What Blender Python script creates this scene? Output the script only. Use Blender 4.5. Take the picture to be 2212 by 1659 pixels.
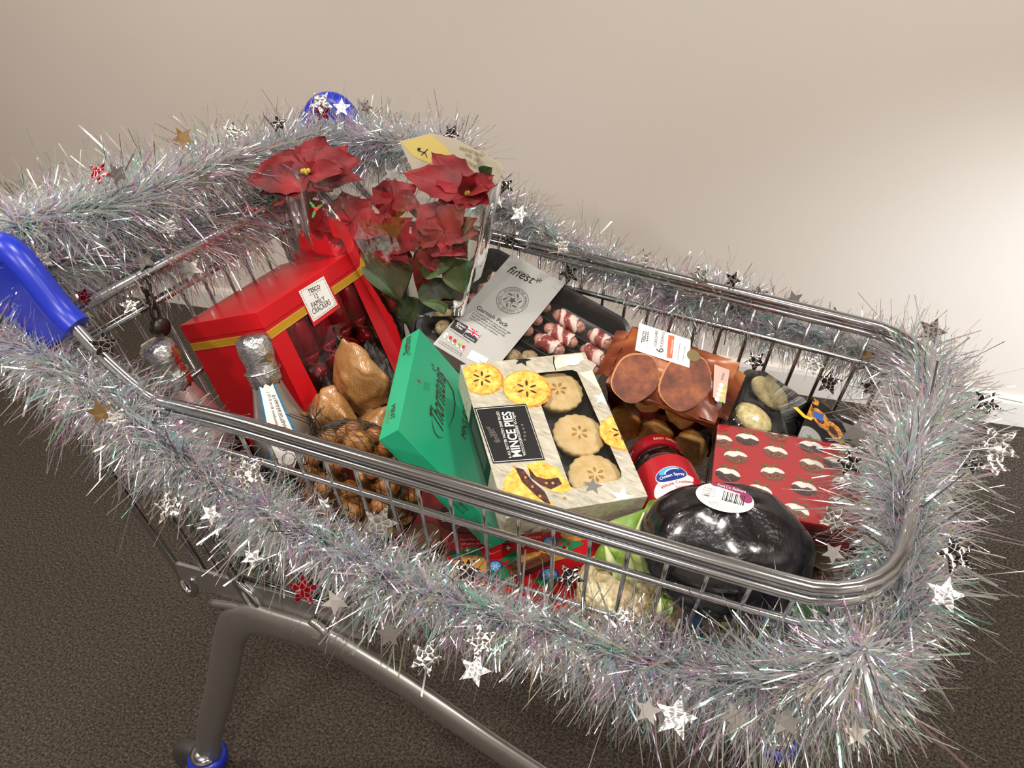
import bpy, bmesh, math, random
import numpy as np
from mathutils import Vector, Matrix, Quaternion, noise
random.seed(7); rng = np.random.default_rng(11)
for o in list(bpy.data.objects): bpy.data.objects.remove(o)
scene = bpy.context.scene
col = scene.collection
V = Vector

# ------------------------------------------------------------------ camera
FPX = 1778.0
YAW, PIT, ROL = -.513, .579, -.079
CAM = V((.6433, -.7892, 1.5342))
_f = V((math.sin(YAW)*math.cos(PIT), math.cos(YAW)*math.cos(PIT), -math.sin(PIT)))
_r0 = V((math.cos(YAW), -math.sin(YAW), 0)); _u0 = _r0.cross(_f)
_r = _r0*math.cos(ROL) + _u0*math.sin(ROL); _u = -_r0*math.sin(ROL) + _u0*math.cos(ROL)
cd = bpy.data.cameras.new('camera'); cam = bpy.data.objects.new('camera', cd); col.objects.link(cam)
cd.sensor_width = 36; cd.lens = FPX/2212*36; cd.clip_start = .02; cd.clip_end = 50
m = Matrix((_r, _u, -_f)).transposed().to_4x4(); m.translation = CAM; cam.matrix_world = m
scene.camera = cam

# ------------------------------------------------------------------ light
scene.view_settings.view_transform = 'Standard'; scene.view_settings.look = 'None'
scene.view_settings.exposure = 0.45; scene.view_settings.gamma = 1
w = bpy.data.worlds.new('world'); scene.world = w; w.use_nodes = True
w.node_tree.nodes['Background'].inputs[0].default_value = (1, .93, .86, 1)
w.node_tree.nodes['Background'].inputs[1].default_value = .12

def area_light(name, loc, size, power, color, target=None, spread=180):
    l = bpy.data.lights.new(name, 'AREA'); l.shape = 'DISK' if len(size) == 1 else 'RECTANGLE'
    l.size = size[0]
    if len(size) > 1: l.size_y = size[1]
    l.energy = power; l.color = color; l.spread = math.radians(spread)
    o = bpy.data.objects.new(name, l); col.objects.link(o); o.location = loc
    d = (V(target)-V(loc)) if target else V((0, 0, -1))
    o.rotation_euler = d.to_track_quat('-Z', 'Y').to_euler()
    return o
LAMPS = [((1.1, -1.25, 2.6), 21.0, (1, .955, .90)), ((-.95, -1.1, 2.6), 22.0, (1, .915, .85)), ((.2, -2.3, 2.6), 20.0, (1, .95, .90)),
         ((2.2, -.5, 2.6), 11.0, (1, .95, .9)), ((-2.4, -.4, 2.6), 7.0, (1, .86, .81)), ((.15, -.35, 2.6), 9.0, (1, .94, .88)), ((1.0, .7, 2.6), 9.0, (1, .95, .9)), ((-1.7, .55, 2.6), 7.0, (1, .88, .83))]  # last two are wall-wash lamps added to brighten the back wall
for q, (p, e, c) in enumerate(LAMPS): area_light('ceiling_lamp_light', (p[0], p[1], p[2]-.02), (.16,), e, c)
# a low lamp that stands beyond the right of the picture throws a cool pool of light on the wall
sl = bpy.data.lights.new('wall_spot', 'SPOT'); sl.energy = 66; sl.color = (.84, .92, 1); sl.spot_size = math.radians(62); sl.spot_blend = 1.0; sl.shadow_soft_size = .06
so = bpy.data.objects.new('wall_spot', sl); col.objects.link(so); so.location = (1.9, .55, .75)
so.rotation_euler = (V((1.02, 1.62, .27))-V(so.location)).to_track_quat('-Z', 'Y').to_euler()

# ------------------------------------------------------------------ pixel helpers
def ray(px, py): return _f + _r*((px-1106)/FPX) - _u*((py-829.5)/FPX)
def bp(px, py, ax, v):
    d = ray(px, py); return CAM + d*((v-CAM[ax])/d[ax])
def hitplane(px, py, p0, n):
    d = ray(px, py); return CAM + d*((V(p0)-CAM).dot(n)/d.dot(n))

# ------------------------------------------------------------------ mesh builder
class MB:
    def __init__(s): s.v = []; s.f = []; s.m = []; s.cur = 0
    def add(s, vs, fs, m=None):
        b = len(s.v); s.v += [tuple(v) for v in vs]
        for f in fs: s.f.append(tuple(i+b for i in f)); s.m.append(s.cur if m is None else m)
        return s
    def box(s, M, a, b, m=None):
        (x0, y0, z0), (x1, y1, z1) = a, b
        vs = [M @ V(p) for p in ((x0,y0,z0),(x1,y0,z0),(x1,y1,z0),(x0,y1,z0),(x0,y0,z1),(x1,y0,z1),(x1,y1,z1),(x0,y1,z1))]
        return s.add(vs, [(3,2,1,0),(4,5,6,7),(0,1,5,4),(1,2,6,5),(2,3,7,6),(3,0,4,7)], m)
    def tube(s, path, r, n=8, m=None, caps=True, flat=1.0, up=None, closed=False):
        path = [V(p) for p in path]; k = len(path); vs = []; fs = []
        prev = None
        for i, p in enumerate(path):
            if closed: t = path[(i+1) % k]-path[i-1]
            else: t = path[min(i+1, k-1)]-path[max(i-1, 0)]
            t.normalize()
            if prev is None:
                a = V(up) if up else (V((0, 0, 1)) if abs(t.z) < .9 else V((1, 0, 0)))
            else: a = prev
            a = (a - t*a.dot(t))
            if a.length < 1e-6: a = t.orthogonal()
            a.normalize(); prev = a; b = t.cross(a)
            rr = r[i] if isinstance(r, (list, tuple)) else r
            for j in range(n):
                c = 2*math.pi*j/n
                vs.append(p + a*(math.cos(c)*rr) + b*(math.sin(c)*rr*flat))
        for i in range(k if closed else k-1):
            for j in range(n):
                i2 = (i+1) % k
                fs.append((i*n+j, i*n+(j+1) % n, i2*n+(j+1) % n, i2*n+j))
        if caps and not closed: fs.append(tuple(range(n))[::-1]); fs.append(tuple((k-1)*n+j for j in range(n)))
        return s.add(vs, fs, m)
    def lathe(s, M, prof, n=24, m=None, closed=False):
        vs = []; fs = []; k = len(prof)
        for (r, z) in prof:
            for j in range(n):
                c = 2*math.pi*j/n; vs.append(M @ V((r*math.cos(c), r*math.sin(c), z)))
        ms = []
        for i in range(k-1):
            for j in range(n): fs.append((i*n+j, i*n+(j+1) % n, (i+1)*n+(j+1) % n, (i+1)*n+j))
        if prof[0][0] > 1e-5 and not closed: fs.append(tuple(range(n))[::-1])
        if prof[-1][0] > 1e-5 and not closed: fs.append(tuple((k-1)*n+j for j in range(n)))
        return s.add(vs, fs, m)
    def prism(s, M, pts, z0, z1, m=None):
        n = len(pts); vs = [M @ V((x, y, z0)) for x, y in pts]+[M @ V((x, y, z1)) for x, y in pts]
        return s.add(vs, [tuple(range(n))[::-1], tuple(range(n, 2*n))]+[(i, (i+1) % n, n+(i+1) % n, n+i) for i in range(n)], m)
    def poly(s, pts, m=None): return s.add(pts, [tuple(range(len(pts)))], m)
    def sphere(s, M, rx, ry, rz, nu=16, nv=10, m=None, fn=None):
        vs = []; fs = []
        for i in range(nv+1):
            th = math.pi*i/nv
            for j in range(nu):
                ph = 2*math.pi*j/nu
                d = V((math.sin(th)*math.cos(ph), math.sin(th)*math.sin(ph), math.cos(th)))
                k = fn(d) if fn else 1
                vs.append(M @ V((d.x*rx*k, d.y*ry*k, d.z*rz*k)))
        for i in range(nv):
            for j in range(nu): fs.append((i*nu+j, (i+1)*nu+j, (i+1)*nu+(j+1) % nu, i*nu+(j+1) % nu))
        return s.add(vs, fs, m)
    def mesh(s, name, smooth=False):
        me = bpy.data.meshes.new(name); me.from_pydata(s.v, [], s.f); me.validate(); me.update()
        if len(me.polygons) == len(s.m): me.polygons.foreach_set('material_index', s.m)
        if smooth: me.polygons.foreach_set('use_smooth', [True]*len(me.polygons))
        return me
def weld(me, d=1e-5):
    bm = bmesh.new(); bm.from_mesh(me); bmesh.ops.remove_doubles(bm, verts=bm.verts, dist=d); bmesh.ops.recalc_face_normals(bm, faces=bm.faces); bm.to_mesh(me); bm.free(); return me

def tag(o, label=None, cat=None, group=None, kind=None):
    if label: o['label'] = label
    if cat: o['category'] = cat
    if group: o['group'] = group
    if kind: o['kind'] = kind
    return o
def thing(name, label, cat, loc, group=None):
    o = bpy.data.objects.new(name, None); col.objects.link(o); o.location = loc; o.empty_display_size = .02
    return tag(o, label, cat, group)
def part(name, mb, mats, parent, smooth=False, label=None, kind=None, auto=None, bevel=0):
    me = mb.mesh(name, smooth) if isinstance(mb, MB) else mb
    o = bpy.data.objects.new(name, me); col.objects.link(o)
    for mm in (mats if isinstance(mats, (list, tuple)) else [mats]): me.materials.append(mm)
    o.parent = parent
    if parent is not None and parent.parent is None and parent.type == 'EMPTY': o.location = -V(parent.location)
    elif parent is not None and parent.parent is None: o.location = -V(parent.location)
    if bevel:
        b = o.modifiers.new('bevel', 'BEVEL'); b.width = bevel; b.segments = 2; b.limit_method = 'ANGLE'
    if auto:
        me.polygons.foreach_set('use_smooth', [True]*len(me.polygons)); me.set_sharp_from_angle(angle=math.radians(auto))
    return tag(o, label, kind=kind)
def solo(name, mb, mats, loc, label, cat, group=None, kind=None, smooth=False, auto=None, bevel=0):
    me = mb.mesh(name, smooth) if isinstance(mb, MB) else mb
    me.transform(Matrix.Translation(-V(loc)))
    o = bpy.data.objects.new(name, me); col.objects.link(o); o.location = loc
    for mm in (mats if isinstance(mats, (list, tuple)) else [mats]): me.materials.append(mm)
    if bevel:
        b = o.modifiers.new('bevel', 'BEVEL'); b.width = bevel; b.segments = 2; b.limit_method = 'ANGLE'
    if auto:
        me.polygons.foreach_set('use_smooth', [True]*len(me.polygons)); me.set_sharp_from_angle(angle=math.radians(auto))
    return tag(o, label, cat, group, kind)

# ------------------------------------------------------------------ materials
def srgb(c):
    if isinstance(c, str): c = [int(c[i:i+2], 16)/255 for i in (0, 2, 4)]
    return tuple((x/12.92 if x <= .04045 else ((x+.055)/1.055)**2.4) for x in c)+(1,)
class NT:
    def __init__(s, name):
        s.m = bpy.data.materials.new(name); s.m.use_nodes = True; s.t = s.m.node_tree; s.n = s.t.nodes; s.b = s.n['Principled BSDF']; s.out = s.n['Material Output']
    def node(s, ty, **kw):
        n = s.n.new(ty)
        for k, v in kw.items():
            if k in n.inputs: n.inputs[k].default_value = v
            else: setattr(n, k, v)
        return n
    def link(s, a, b): s.t.links.new(a, b)
    def coord(s, kind='Object'): return s.node('ShaderNodeTexCoord').outputs[kind]
    def noise(s, scale, detail=2, rough=.5, vec=None):
        n = s.node('ShaderNodeTexNoise'); n.inputs['Scale'].default_value = scale; n.inputs['Detail'].default_value = detail; n.inputs['Roughness'].default_value = rough
        s.link(vec or s.coord(), n.inputs['Vector']); return n.outputs['Fac']
    def ramp(s, fac, stops):
        r = s.node('ShaderNodeValToRGB'); e = r.color_ramp.elements
        while len(e) < len(stops): e.new(.5)
        for i, (p, c) in enumerate(stops): e[i].position = p; e[i].color = srgb(c)
        s.link(fac, r.inputs[0]); return r.outputs[0]
    def bump(s, h, strength=.3, dist=.001):
        b = s.node('ShaderNodeBump'); b.inputs['Strength'].default_value = strength; b.inputs['Distance'].default_value = dist
        s.link(h, b.inputs['Height']); s.link(b.outputs[0], s.b.inputs['Normal'])
def P(name, c, rough=.5, metal=0, noise_amt=.06, nscale=60, coat=0, **kw):
    n = NT(name); base = srgb(c)[:3]; b = n.b
    if noise_amt:
        f = n.noise(nscale, 3)
        mx = n.node('ShaderNodeMix', data_type='RGBA'); mx.inputs[6].default_value = tuple(x*(1-noise_amt) for x in base)+(1,); mx.inputs[7].default_value = tuple(min(1, x*(1+noise_amt)) for x in base)+(1,)
        n.link(f, mx.inputs[0]); n.link(mx.outputs[2], b.inputs['Base Color'])
    else: b.inputs['Base Color'].default_value = base+(1,)
    b.inputs['Roughness'].default_value = rough; b.inputs['Metallic'].default_value = metal; b.inputs['Coat Weight'].default_value = coat; b.inputs['Coat Roughness'].default_value = .08
    for k, v in kw.items(): b.inputs[k].default_value = v
    return n.m
def film(name, tint=(1, 1, 1), alpha=.18, rough=.05):
    """thin clear plastic film: mostly see-through, glossy"""
    n = NT(name); t = n.node('ShaderNodeBsdfTransparent'); t.inputs[0].default_value = tint+(1,)
    n.b.inputs['Base Color'].default_value = (.9, .9, .9, 1); n.b.inputs['Roughness'].default_value = rough; n.b.inputs['Specular IOR Level'].default_value = .6
    fr = n.node('ShaderNodeFresnel'); fr.inputs[0].default_value = 1.38
    g = n.node('ShaderNodeBsdfGlossy'); g.inputs[0].default_value = (1, 1, 1, 1); g.inputs['Roughness'].default_value = rough
    h = n.noise(45, 2); bu = n.node('ShaderNodeBump'); bu.inputs['Strength'].default_value = .22; bu.inputs['Distance'].default_value = .004
    n.link(h, bu.inputs['Height']); n.link(bu.outputs[0], g.inputs['Normal'])
    mx = n.node('ShaderNodeMixShader'); ad = n.node('ShaderNodeMath', operation='MULTIPLY_ADD'); ad.inputs[1].default_value = 1.0; ad.inputs[2].default_value = alpha*.35
    n.link(fr.outputs[0], ad.inputs[0]); n.link(ad.outputs[0], mx.inputs[0]); n.link(t.outputs[0], mx.inputs[1]); n.link(g.outputs[0], mx.inputs[2]); n.link(mx.outputs[0], n.out.inputs[0])
    return n.m
MAT = {}
def mat(k): return MAT[k]
MAT['chrome'] = P('chrome_plated_steel', 'bfc1c4', .17, 1, .10, 25)
MAT['steel'] = P('brushed_grey_steel', 'a5a29d', .36, .85, .10, 40)
MAT['blue'] = P('blue_plastic', '1a2fae', .32, 0, .05, 30)
MAT['rubber'] = P('dark_rubber', '3a3936', .6, 0, .1, 50)
MAT['darkmetal'] = P('dark_chain_metal', '4a4540', .35, .8, .1)
MAT['black'] = P('black_print', '14130f', .45, 0, .04)
MAT['white'] = P('white_print', 'ece9e3', .5, 0, .03)
MAT['gold'] = P('gold_ribbon', 'c8951f', .45, .25, .15, 300)
MAT['hub'] = P('grey_wheel_hub', '8a8780', .5)
# ------------------------------------------------------------------ room
n = NT('short_pile_carpet')
c1 = n.noise(170, 3, .65); c2 = n.noise(620, 2, .6)
mm_ = n.node('ShaderNodeMath', operation='ADD'); n.link(c1, mm_.inputs[0]); n.link(c2, mm_.inputs[1])
m2_ = n.node('ShaderNodeMath', operation='MULTIPLY'); n.link(mm_.outputs[0], m2_.inputs[0]); m2_.inputs[1].default_value = .5
n.link(n.ramp(m2_.outputs[0], [(.36, '191612'), (.47, '3d3730'), (.53, '595148'), (.66, '80786d')]), n.b.inputs['Base Color'])
n.b.inputs['Roughness'].default_value = .95; n.b.inputs['Specular IOR Level'].default_value = .15; n.bump(c2, .8, .004); MAT['carpet'] = n.m
n = NT('matt_cream_wall_paint'); f = n.noise(1.2, 2); n.link(n.ramp(f, [(.3, 'e0d7cd'), (.7, 'e4dcd3')]), n.b.inputs['Base Color'])
n.b.inputs['Roughness'].default_value = .55; n.bump(n.noise(320, 3), .12, .0006); MAT['wall'] = n.m
MAT['skirt'] = P('white_gloss_paint', 'e4ded6', .3, 0, .02, 5)
MAT['ceil'] = P('ceiling_tile', 'dcd6cc', .8, 0, .02, 4)
WA = V((-2.328, 1.293, 0)); WB = V((1.007, 1.613, 0)); wd = (WB-WA).normalized(); wn = V((wd.y, -wd.x, 0))   # wn towards the room
W0 = WA - wd*2.2; W1 = WB + wd*1.9
def struct(name, mb, m_, parent=None):
    o = part(name, mb, m_, parent); 
    if parent is None: o['kind'] = 'structure'
    return o
X0, X1, Y0 = -4.3, 3.0, -4.0
struct('floor', MB().add([(X0, Y0, 0), (X1, Y0, 0), (X1, 2.2, 0), (X0, 2.2, 0)], [(0, 1, 2, 3)]), MAT['carpet'])
struct('ceiling', MB().add([(X0, Y0, 2.65), (X1, Y0, 2.65), (X1, 2.2, 2.65), (X0, 2.2, 2.65)], [(3, 2, 1, 0)]), MAT['ceil'])
def wallbox(a, b, nrm, th, z0, z1):
    a, b = V(a), V(b); return MB().add([p+V((0, 0, z)) for z in (z0, z1) for p in (a, b, b-nrm*th, a-nrm*th)], [(3,2,1,0),(4,5,6,7),(0,1,5,4),(1,2,6,5),(2,3,7,6),(3,0,4,7)])
struct('wall_back', wallbox(W0, W1, wn, .08, 0, 2.65), MAT['wall'])
struct('wall_left', wallbox((X0, Y0, 0), (X0, 2.2, 0), V((1, 0, 0)), .08, 0, 2.65), MAT['wall'])
struct('wall_right', wallbox((X1, 2.2, 0), (X1, Y0, 0), V((-1, 0, 0)), .08, 0, 2.65), MAT['wall'])
struct('wall_front', wallbox((X1, Y0, 0), (X0, Y0, 0), V((0, 1, 0)), .08, 0, 2.65), MAT['wall'])
sk = MB()
prof = [(0, 0), (.018, 0), (.018, .075), (.014, .088), (.006, .095), (0, .095)]
a0, a1 = W0+wn*.0, W1+wn*.0
vs = [p + wn*d + V((0, 0, z)) for p in (a0, a1) for d, z in prof]; k = len(prof)
sk.add(vs, [(i, (i+1) % k, k+(i+1) % k, k+i) for i in range(k)]+[tuple(range(k))[::-1], tuple(range(k, 2*k))])
struct('baseboard_back', sk, MAT['skirt'])
# recessed ceiling lamps (above the picture), two of them added to wash the wall
lm = NT('lamp_diffuser'); lm.b.inputs['Emission Color'].default_value = (1, .93, .85, 1); lm.b.inputs['Emission Strength'].default_value = 6; MAT['lampglow'] = lm.m
for q, (p, e, c) in enumerate(LAMPS):
    t = thing('ceiling_lamp', 'round recessed ceiling downlight with a white rim', 'lamp', (p[0], p[1], 2.65), 'ceiling downlights')
    part('lamp_rim', MB().lathe(Matrix.Translation((p[0], p[1], 2.64)), [(.085, .01), (.11, .01), (.112, 0), (.085, -.002), (.085, .01)], 24), MAT['white'], t)
    part('lamp_glass', MB().lathe(Matrix.Translation((p[0], p[1], 2.647)), [(.084, 0), (.084, .002), (0, .002)], 24), MAT['lampglow'], t)

# ------------------------------------------------------------------ trolley
def half_w(x): return .28-.058*x
def contour(tt, n_corner=7):
    """one closed-at-front U line of the basket, tt 0 = rim, 1 = bottom"""
    d = .05*tt; fx = .688-.045*tt
    near = [(x, -(half_w(x)-d)) for x in (-.06, .0, .1, .2, .3, .4, .5, .56)]
    cx = fx-.095; hy = half_w(.6)-d
    for i in range(n_corner+1):
        a = math.pi/2*i/n_corner; near.append((cx+.09*math.sin(a)**.9*1.0, -(hy-.095+.095*math.cos(a))))
    near.append((fx-.0015, -.07)); pts = near+[(fx, 0)]+[(x, -y) for x, y in near[::-1]]
    return [V((x, y, (1-.063*x)*(1-tt)+(.672+.012*x)*tt)) for x, y in pts]
def resample(pts, s):
    out = []; acc = 0; want = s[:]; L = 0
    for a, b in zip(pts[:-1], pts[1:]):
        l = (b-a).length
        while want and want[0] <= L+l+1e-9: out.append(a.lerp(b, (want.pop(0)-L)/l if l else 0))
        L += l
    return out
def plen(pts): return sum((b-a).length for a, b in zip(pts[:-1], pts[1:]))
def smooth_path(pts, k=6):
    pts = [V(p) for p in pts]; out = []
    for i in range(len(pts)-1):
        p0 = pts[max(i-1, 0)]; p1 = pts[i]; p2 = pts[i+1]; p3 = pts[min(i+2, len(pts)-1)]
        for j in range(k):
            t = j/k
            out.append(.5*((2*p1)+(p2-p0)*t+(2*p0-5*p1+4*p2-p3)*t*t+(3*p1-p0-3*p2+p3)*t**3))
    out.append(pts[-1]); return out
TR = thing('shopping_trolley', 'chrome wire shopping trolley with blue plastic handle grips standing on brown carpet', 'trolley', (.15, 0, 0))
rim0 = contour(0)
def flip(p): return V((p.x, -p.y, p.z))
# double rim tube that runs on upwards into the handle loops
hn = [(-.325, -.298, 1.03), (-.331, -.3, 1.10), (-.322, -.302, 1.165), (-.292, -.302, 1.196), (-.248, -.301, 1.193), (-.21, -.3, 1.132), (-.165, -.298, 1.075), (-.12, -.29, 1.028)]
up = [V((p.x, p.y, p.z+.019)) for p in rim0]
upn = smooth_path([V(p) for p in hn]+[V((-.075, -.285, 1.021))]+up[1:3], 5)
upper = upn + up[3:-3] + [flip(p) for p in upn[::-1]]
part('rim_tube', MB().tube(upper, .0072, 10), MAT['chrome'], TR, smooth=True)
lo = [V((p.x, p.y*1.004, p.z+.0055)) for p in rim0]
hl = [(-.262, -.299, 1.088), (-.228, -.299, 1.05), (-.175, -.294, 1.015), (-.10, -.287, 1.008)]
lon = smooth_path([V(p) for p in hl]+lo[1:3], 5)
part('rim_tube', MB().tube(lon+lo[3:-3]+[flip(p) for p in lon[::-1]], .0058, 10), MAT['chrome'], TR, smooth=True)
# rails and upright wires
for tt, rr in ((.125, .0042), (.42, .003), (.72, .003), (1.0, .0046)):
    c_ = contour(tt); e_ = V((-.145, c_[0].y-.006, c_[0].z+.004)); c_ = [e_]+c_+[flip(e_)]
    part('rail', MB().tube(c_, rr, 8), MAT['chrome'], TR, smooth=True)
L0 = plen(contour(0)); s0 = .06; nw = int((L0-2*s0)/.0375)+1
cols = []
for tt in (0, .125, .42, .72, 1.0):
    c_ = contour(tt); Lk = plen(c_); cols.append(resample(c_, [(.06+i*.0375*(L0-.12)/((nw-1)*.0375))*Lk/L0 for i in range(nw)]))
wire_top = []
for i in range(nw):
    pth = [cc[i] for cc in cols]; pth[0] = pth[0]+V((0, 0, .004)); wire_top.append(pth[0])
    part('wire', MB().tube(pth, .0025, 6), MAT['chrome'], TR, smooth=True)
bot = contour(1.0)
for i, y in enumerate(np.linspace(-.19, .19, 11)):
    part('floor_wire', MB().tube([(-.17, y*1.2, .667), (.3, y*1.05, .67), (.63, y*.86, .676)], .0022, 6), MAT['chrome'], TR, smooth=True)
for x in (-.12, .02, .16, .3, .44, .58):
    part('floor_wire', MB().tube([(x, -(half_w(x)-.05), .6665+.012*x), (x, half_w(x)-.05, .6665+.012*x)], .0027, 6), MAT['chrome'], TR, smooth=True)
# hinged rear gate, leaning back
part('handle_bar', MB().tube([(-.24, -.296, 1.106), (-.24, .296, 1.106)], .0085, 10), MAT['chrome'], TR, smooth=True)
GX, GZ = -.279, 1.043
def gatept(y, z): return V((GX+.27*(GZ-z), y, z))
part('gate_rail', MB().tube([gatept(-.28, GZ), gatept(.28, GZ)], .0065, 10), MAT['chrome'], TR, smooth=True)
for z in (.93, .80, .685): part('gate_rail', MB().tube([gatept(-.245-.1*(z-.685), z), gatept(.245+.1*(z-.685), z)], .0032, 8), MAT['chrome'], TR, smooth=True)
for i in range(13):
    y = -.252+.042*i
    part('gate_wire', MB().tube([gatept(y, GZ), gatept(y*.93, .685)], .0025, 6), MAT['chrome'], TR, smooth=True)
# rear side tubes with hooked feet, chassis plates, legs, casters
for s in (-1, 1):
    def S(p): return V((p[0], p[1]*-s, p[2]))
    tube1 = smooth_path([S(p) for p in ((-.325, -.298, 1.03), (-.309, -.286, .948), (-.287, -.268, .80), (-.266, -.252, .655), (-.258, -.256, .622), (-.242, -.258, .613), (-.232, -.257, .63), (-.231, -.255, .65))], 5)
    part('side_tube', MB().tube(tube1, .0062, 8), MAT['chrome'], TR, smooth=True)
    tube4 = smooth_path([S(p) for p in ((-.165, -.291, 1.0), (-.155, -.275, .87), (-.135, -.257, .70), (-.118, -.257, .652), (-.105, -.26, .637), (-.094, -.26, .648), (-.103, -.258, .672), (-.125, -.257, .684))], 5)
    part('side_tube', MB().tube(tube4, .0066, 8), MAT['chrome'], TR, smooth=True)
    part('side_wire', MB().tube([S((-.262, -.278, .87)), S((-.2, -.276, .862)), S((-.06, -.266, .875))], .003, 6), MAT['chrome'], TR, smooth=True)
    part('side_wire', MB().tube([S((-.245, -.286, 1.0)), S((-.222, -.262, .80)), S((-.205, -.249, .665))], .0042, 6), MAT['chrome'], TR, smooth=True)
    part('side_wire', MB().tube([S((-.2, -.284, 1.0)), S((-.185, -.262, .80)), S((-.172, -.249, .67))], .0025, 6), MAT['chrome'], TR, smooth=True)
    part('chassis_plate', MB().prism(Matrix.Translation((0, -.2535*-s, 0)) @ Matrix.Rotation(math.pi/2, 4, 'X'), [(-.26, .668), (-.262, .64), (-.25, .627), (.06, .66), (.083, .665), (.092, .685), (.09, .705), (.08, .712)], -.003, .003), MAT['steel'], TR, bevel=.001)
    leg = smooth_path([S(p) for p in ((-.378, -.268, .128), (-.33, -.268, .24), (-.25, -.267, .40), (-.19, -.266, .53), (-.155, -.265, .592), (-.11, -.264, .624), (-.05, -.263, .635), (.02, -.262, .642), (.08, -.262, .633), (.16, -.261, .605), (.26, -.26, .56), (.42, -.24, .45), (.56, -.215, .26), (.585, -.21, .15))], 4)
    part('leg', MB().tube(leg, [float(np.interp(i/len(leg), [0, .3, .45, .6, 1], [.027, .028, .027, .023, .021])) for i in range(len(leg))], 16, flat=.5, up=(-1, 0, .5)), MAT['steel'], TR, smooth=True)
    part('front_stay', MB().tube([S(p) for p in ((.555, -.186, .672), (.545, -.19, .64), (.50, -.197, .50), (.475, -.2, .44))], .0075, 8), MAT['steel'], TR, smooth=True)
    sup = smooth_path([S(p) for p in ((-.20, -.262, .615), (-.12, -.264, .64), (-.02, -.267, .648), (.022, -.268, .652), (.03, -.266, .668), (.005, -.262, .672))], 4)
    part('support_rod', MB().tube(sup, .0065, 8), MAT['steel'], TR, smooth=True)
    for (x, y) in ((-.385, .268), (.585, .21)):
        y = y*s
        cz = .128
        w_ = part('caster', MB().lathe(Matrix.Translation((x, y, cz-.035)), [(.026, -.004), (.036, 0), (.038, .018), (.034, .026), (.022, .03)], 20), MAT['blue'], TR, smooth=True)
        part('caster_cap', MB().lathe(Matrix.Translation((x, y, cz-.008)), [(.03, 0), (.029, .006), (.02, .012), (0, .012)], 20), MAT['chrome'], w_, smooth=True)
        Mw = Matrix.Translation((x-.035, y, .0625)) @ Matrix.Rotation(math.pi/2, 4, 'X')
        part('wheel_tyre', MB().lathe(Mw, [(.04, -.016), (.058, -.015), (.0625, -.008), (.0625, .008), (.058, .015), (.04, .016)], 28), MAT['rubber'], w_, smooth=True)
        part('wheel_hub', MB().lathe(Mw, [(.0, -.013), (.03, -.013), (.04, -.016), (.04, .016), (.03, .013), (0, .013)], 20), MAT['hub'], w_, smooth=True)
        fk = MB()
        for q in (-1, 1): fk.prism(Matrix.Translation((x, y+q*.021, 0)) @ Matrix.Rotation(math.pi/2, 4, 'X'), [(-.03, .098), (.03, .098), (.01, .08), (-.022, .05), (-.048, .05), (-.05, .075)], -.0015, .0015)
        part('wheel_fork', fk, MAT['steel'], w_)
    # blue grip: roll over the tube loop plus the flat web inside it
    gp = [S(p) for p in smooth_path([V(p) for p in ((-.33, -.3, 1.125), (-.322, -.302, 1.165), (-.292, -.302, 1.196), (-.248, -.301, 1.193), (-.21, -.3, 1.132), (-.19, -.2995, 1.111))], 6)]
    g = MB().tube(gp, .0165, 14)
    webp = [(-.33, 1.122), (-.322, 1.165), (-.292, 1.196), (-.248, 1.193), (-.21, 1.132), (-.19, 1.111), (-.252, 1.072)]
    g.prism(Matrix.Translation((0, -.3*-s, 0)) @ Matrix.Rotation(math.pi/2, 4, 'X'), webp, -.0095, .0095)
    part('handle_grip', g, MAT['blue'], TR, auto=40, label='blue plastic handle grip')
# coin lock chain hanging from the handle bar
ch = part('lock_chain', MB(), MAT['darkmetal'], TR) if False else None
cp = bp(306, 590, 0, -.24)
prev = None
for i in range(3):
    o_ = V((-.24, cp.y, 1.09-.021*i)); lk = []
    for j in range(14):
        a = 2*math.pi*j/14; u = math.cos(a)*.0058; v_ = math.sin(a)*.013
        lk.append(o_+(V((u, 0, v_)) if i % 2 else V((0, u, v_))))
    part('chain_link', MB().tube(lk, .0023, 6, closed=True), MAT['darkmetal'], TR, smooth=True)
part('lock_key', MB().lathe(Matrix.Translation((-.24, cp.y, 1.028)) @ Matrix.Rotation(math.pi/2, 4, 'Y'), [(0, -.006), (.013, -.006), (.014, 0), (.013, .006), (0, .006)], 14), MAT['darkmetal'], TR, smooth=True)
part('lock_housing', MB().box(Matrix.Translation((-.24, cp.y-.012, 1.012)), (-.01, -.02, -.006), (.01, .012, .004)), P('cream_plastic', 'd8c8a8', .4), TR, bevel=.003)
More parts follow.
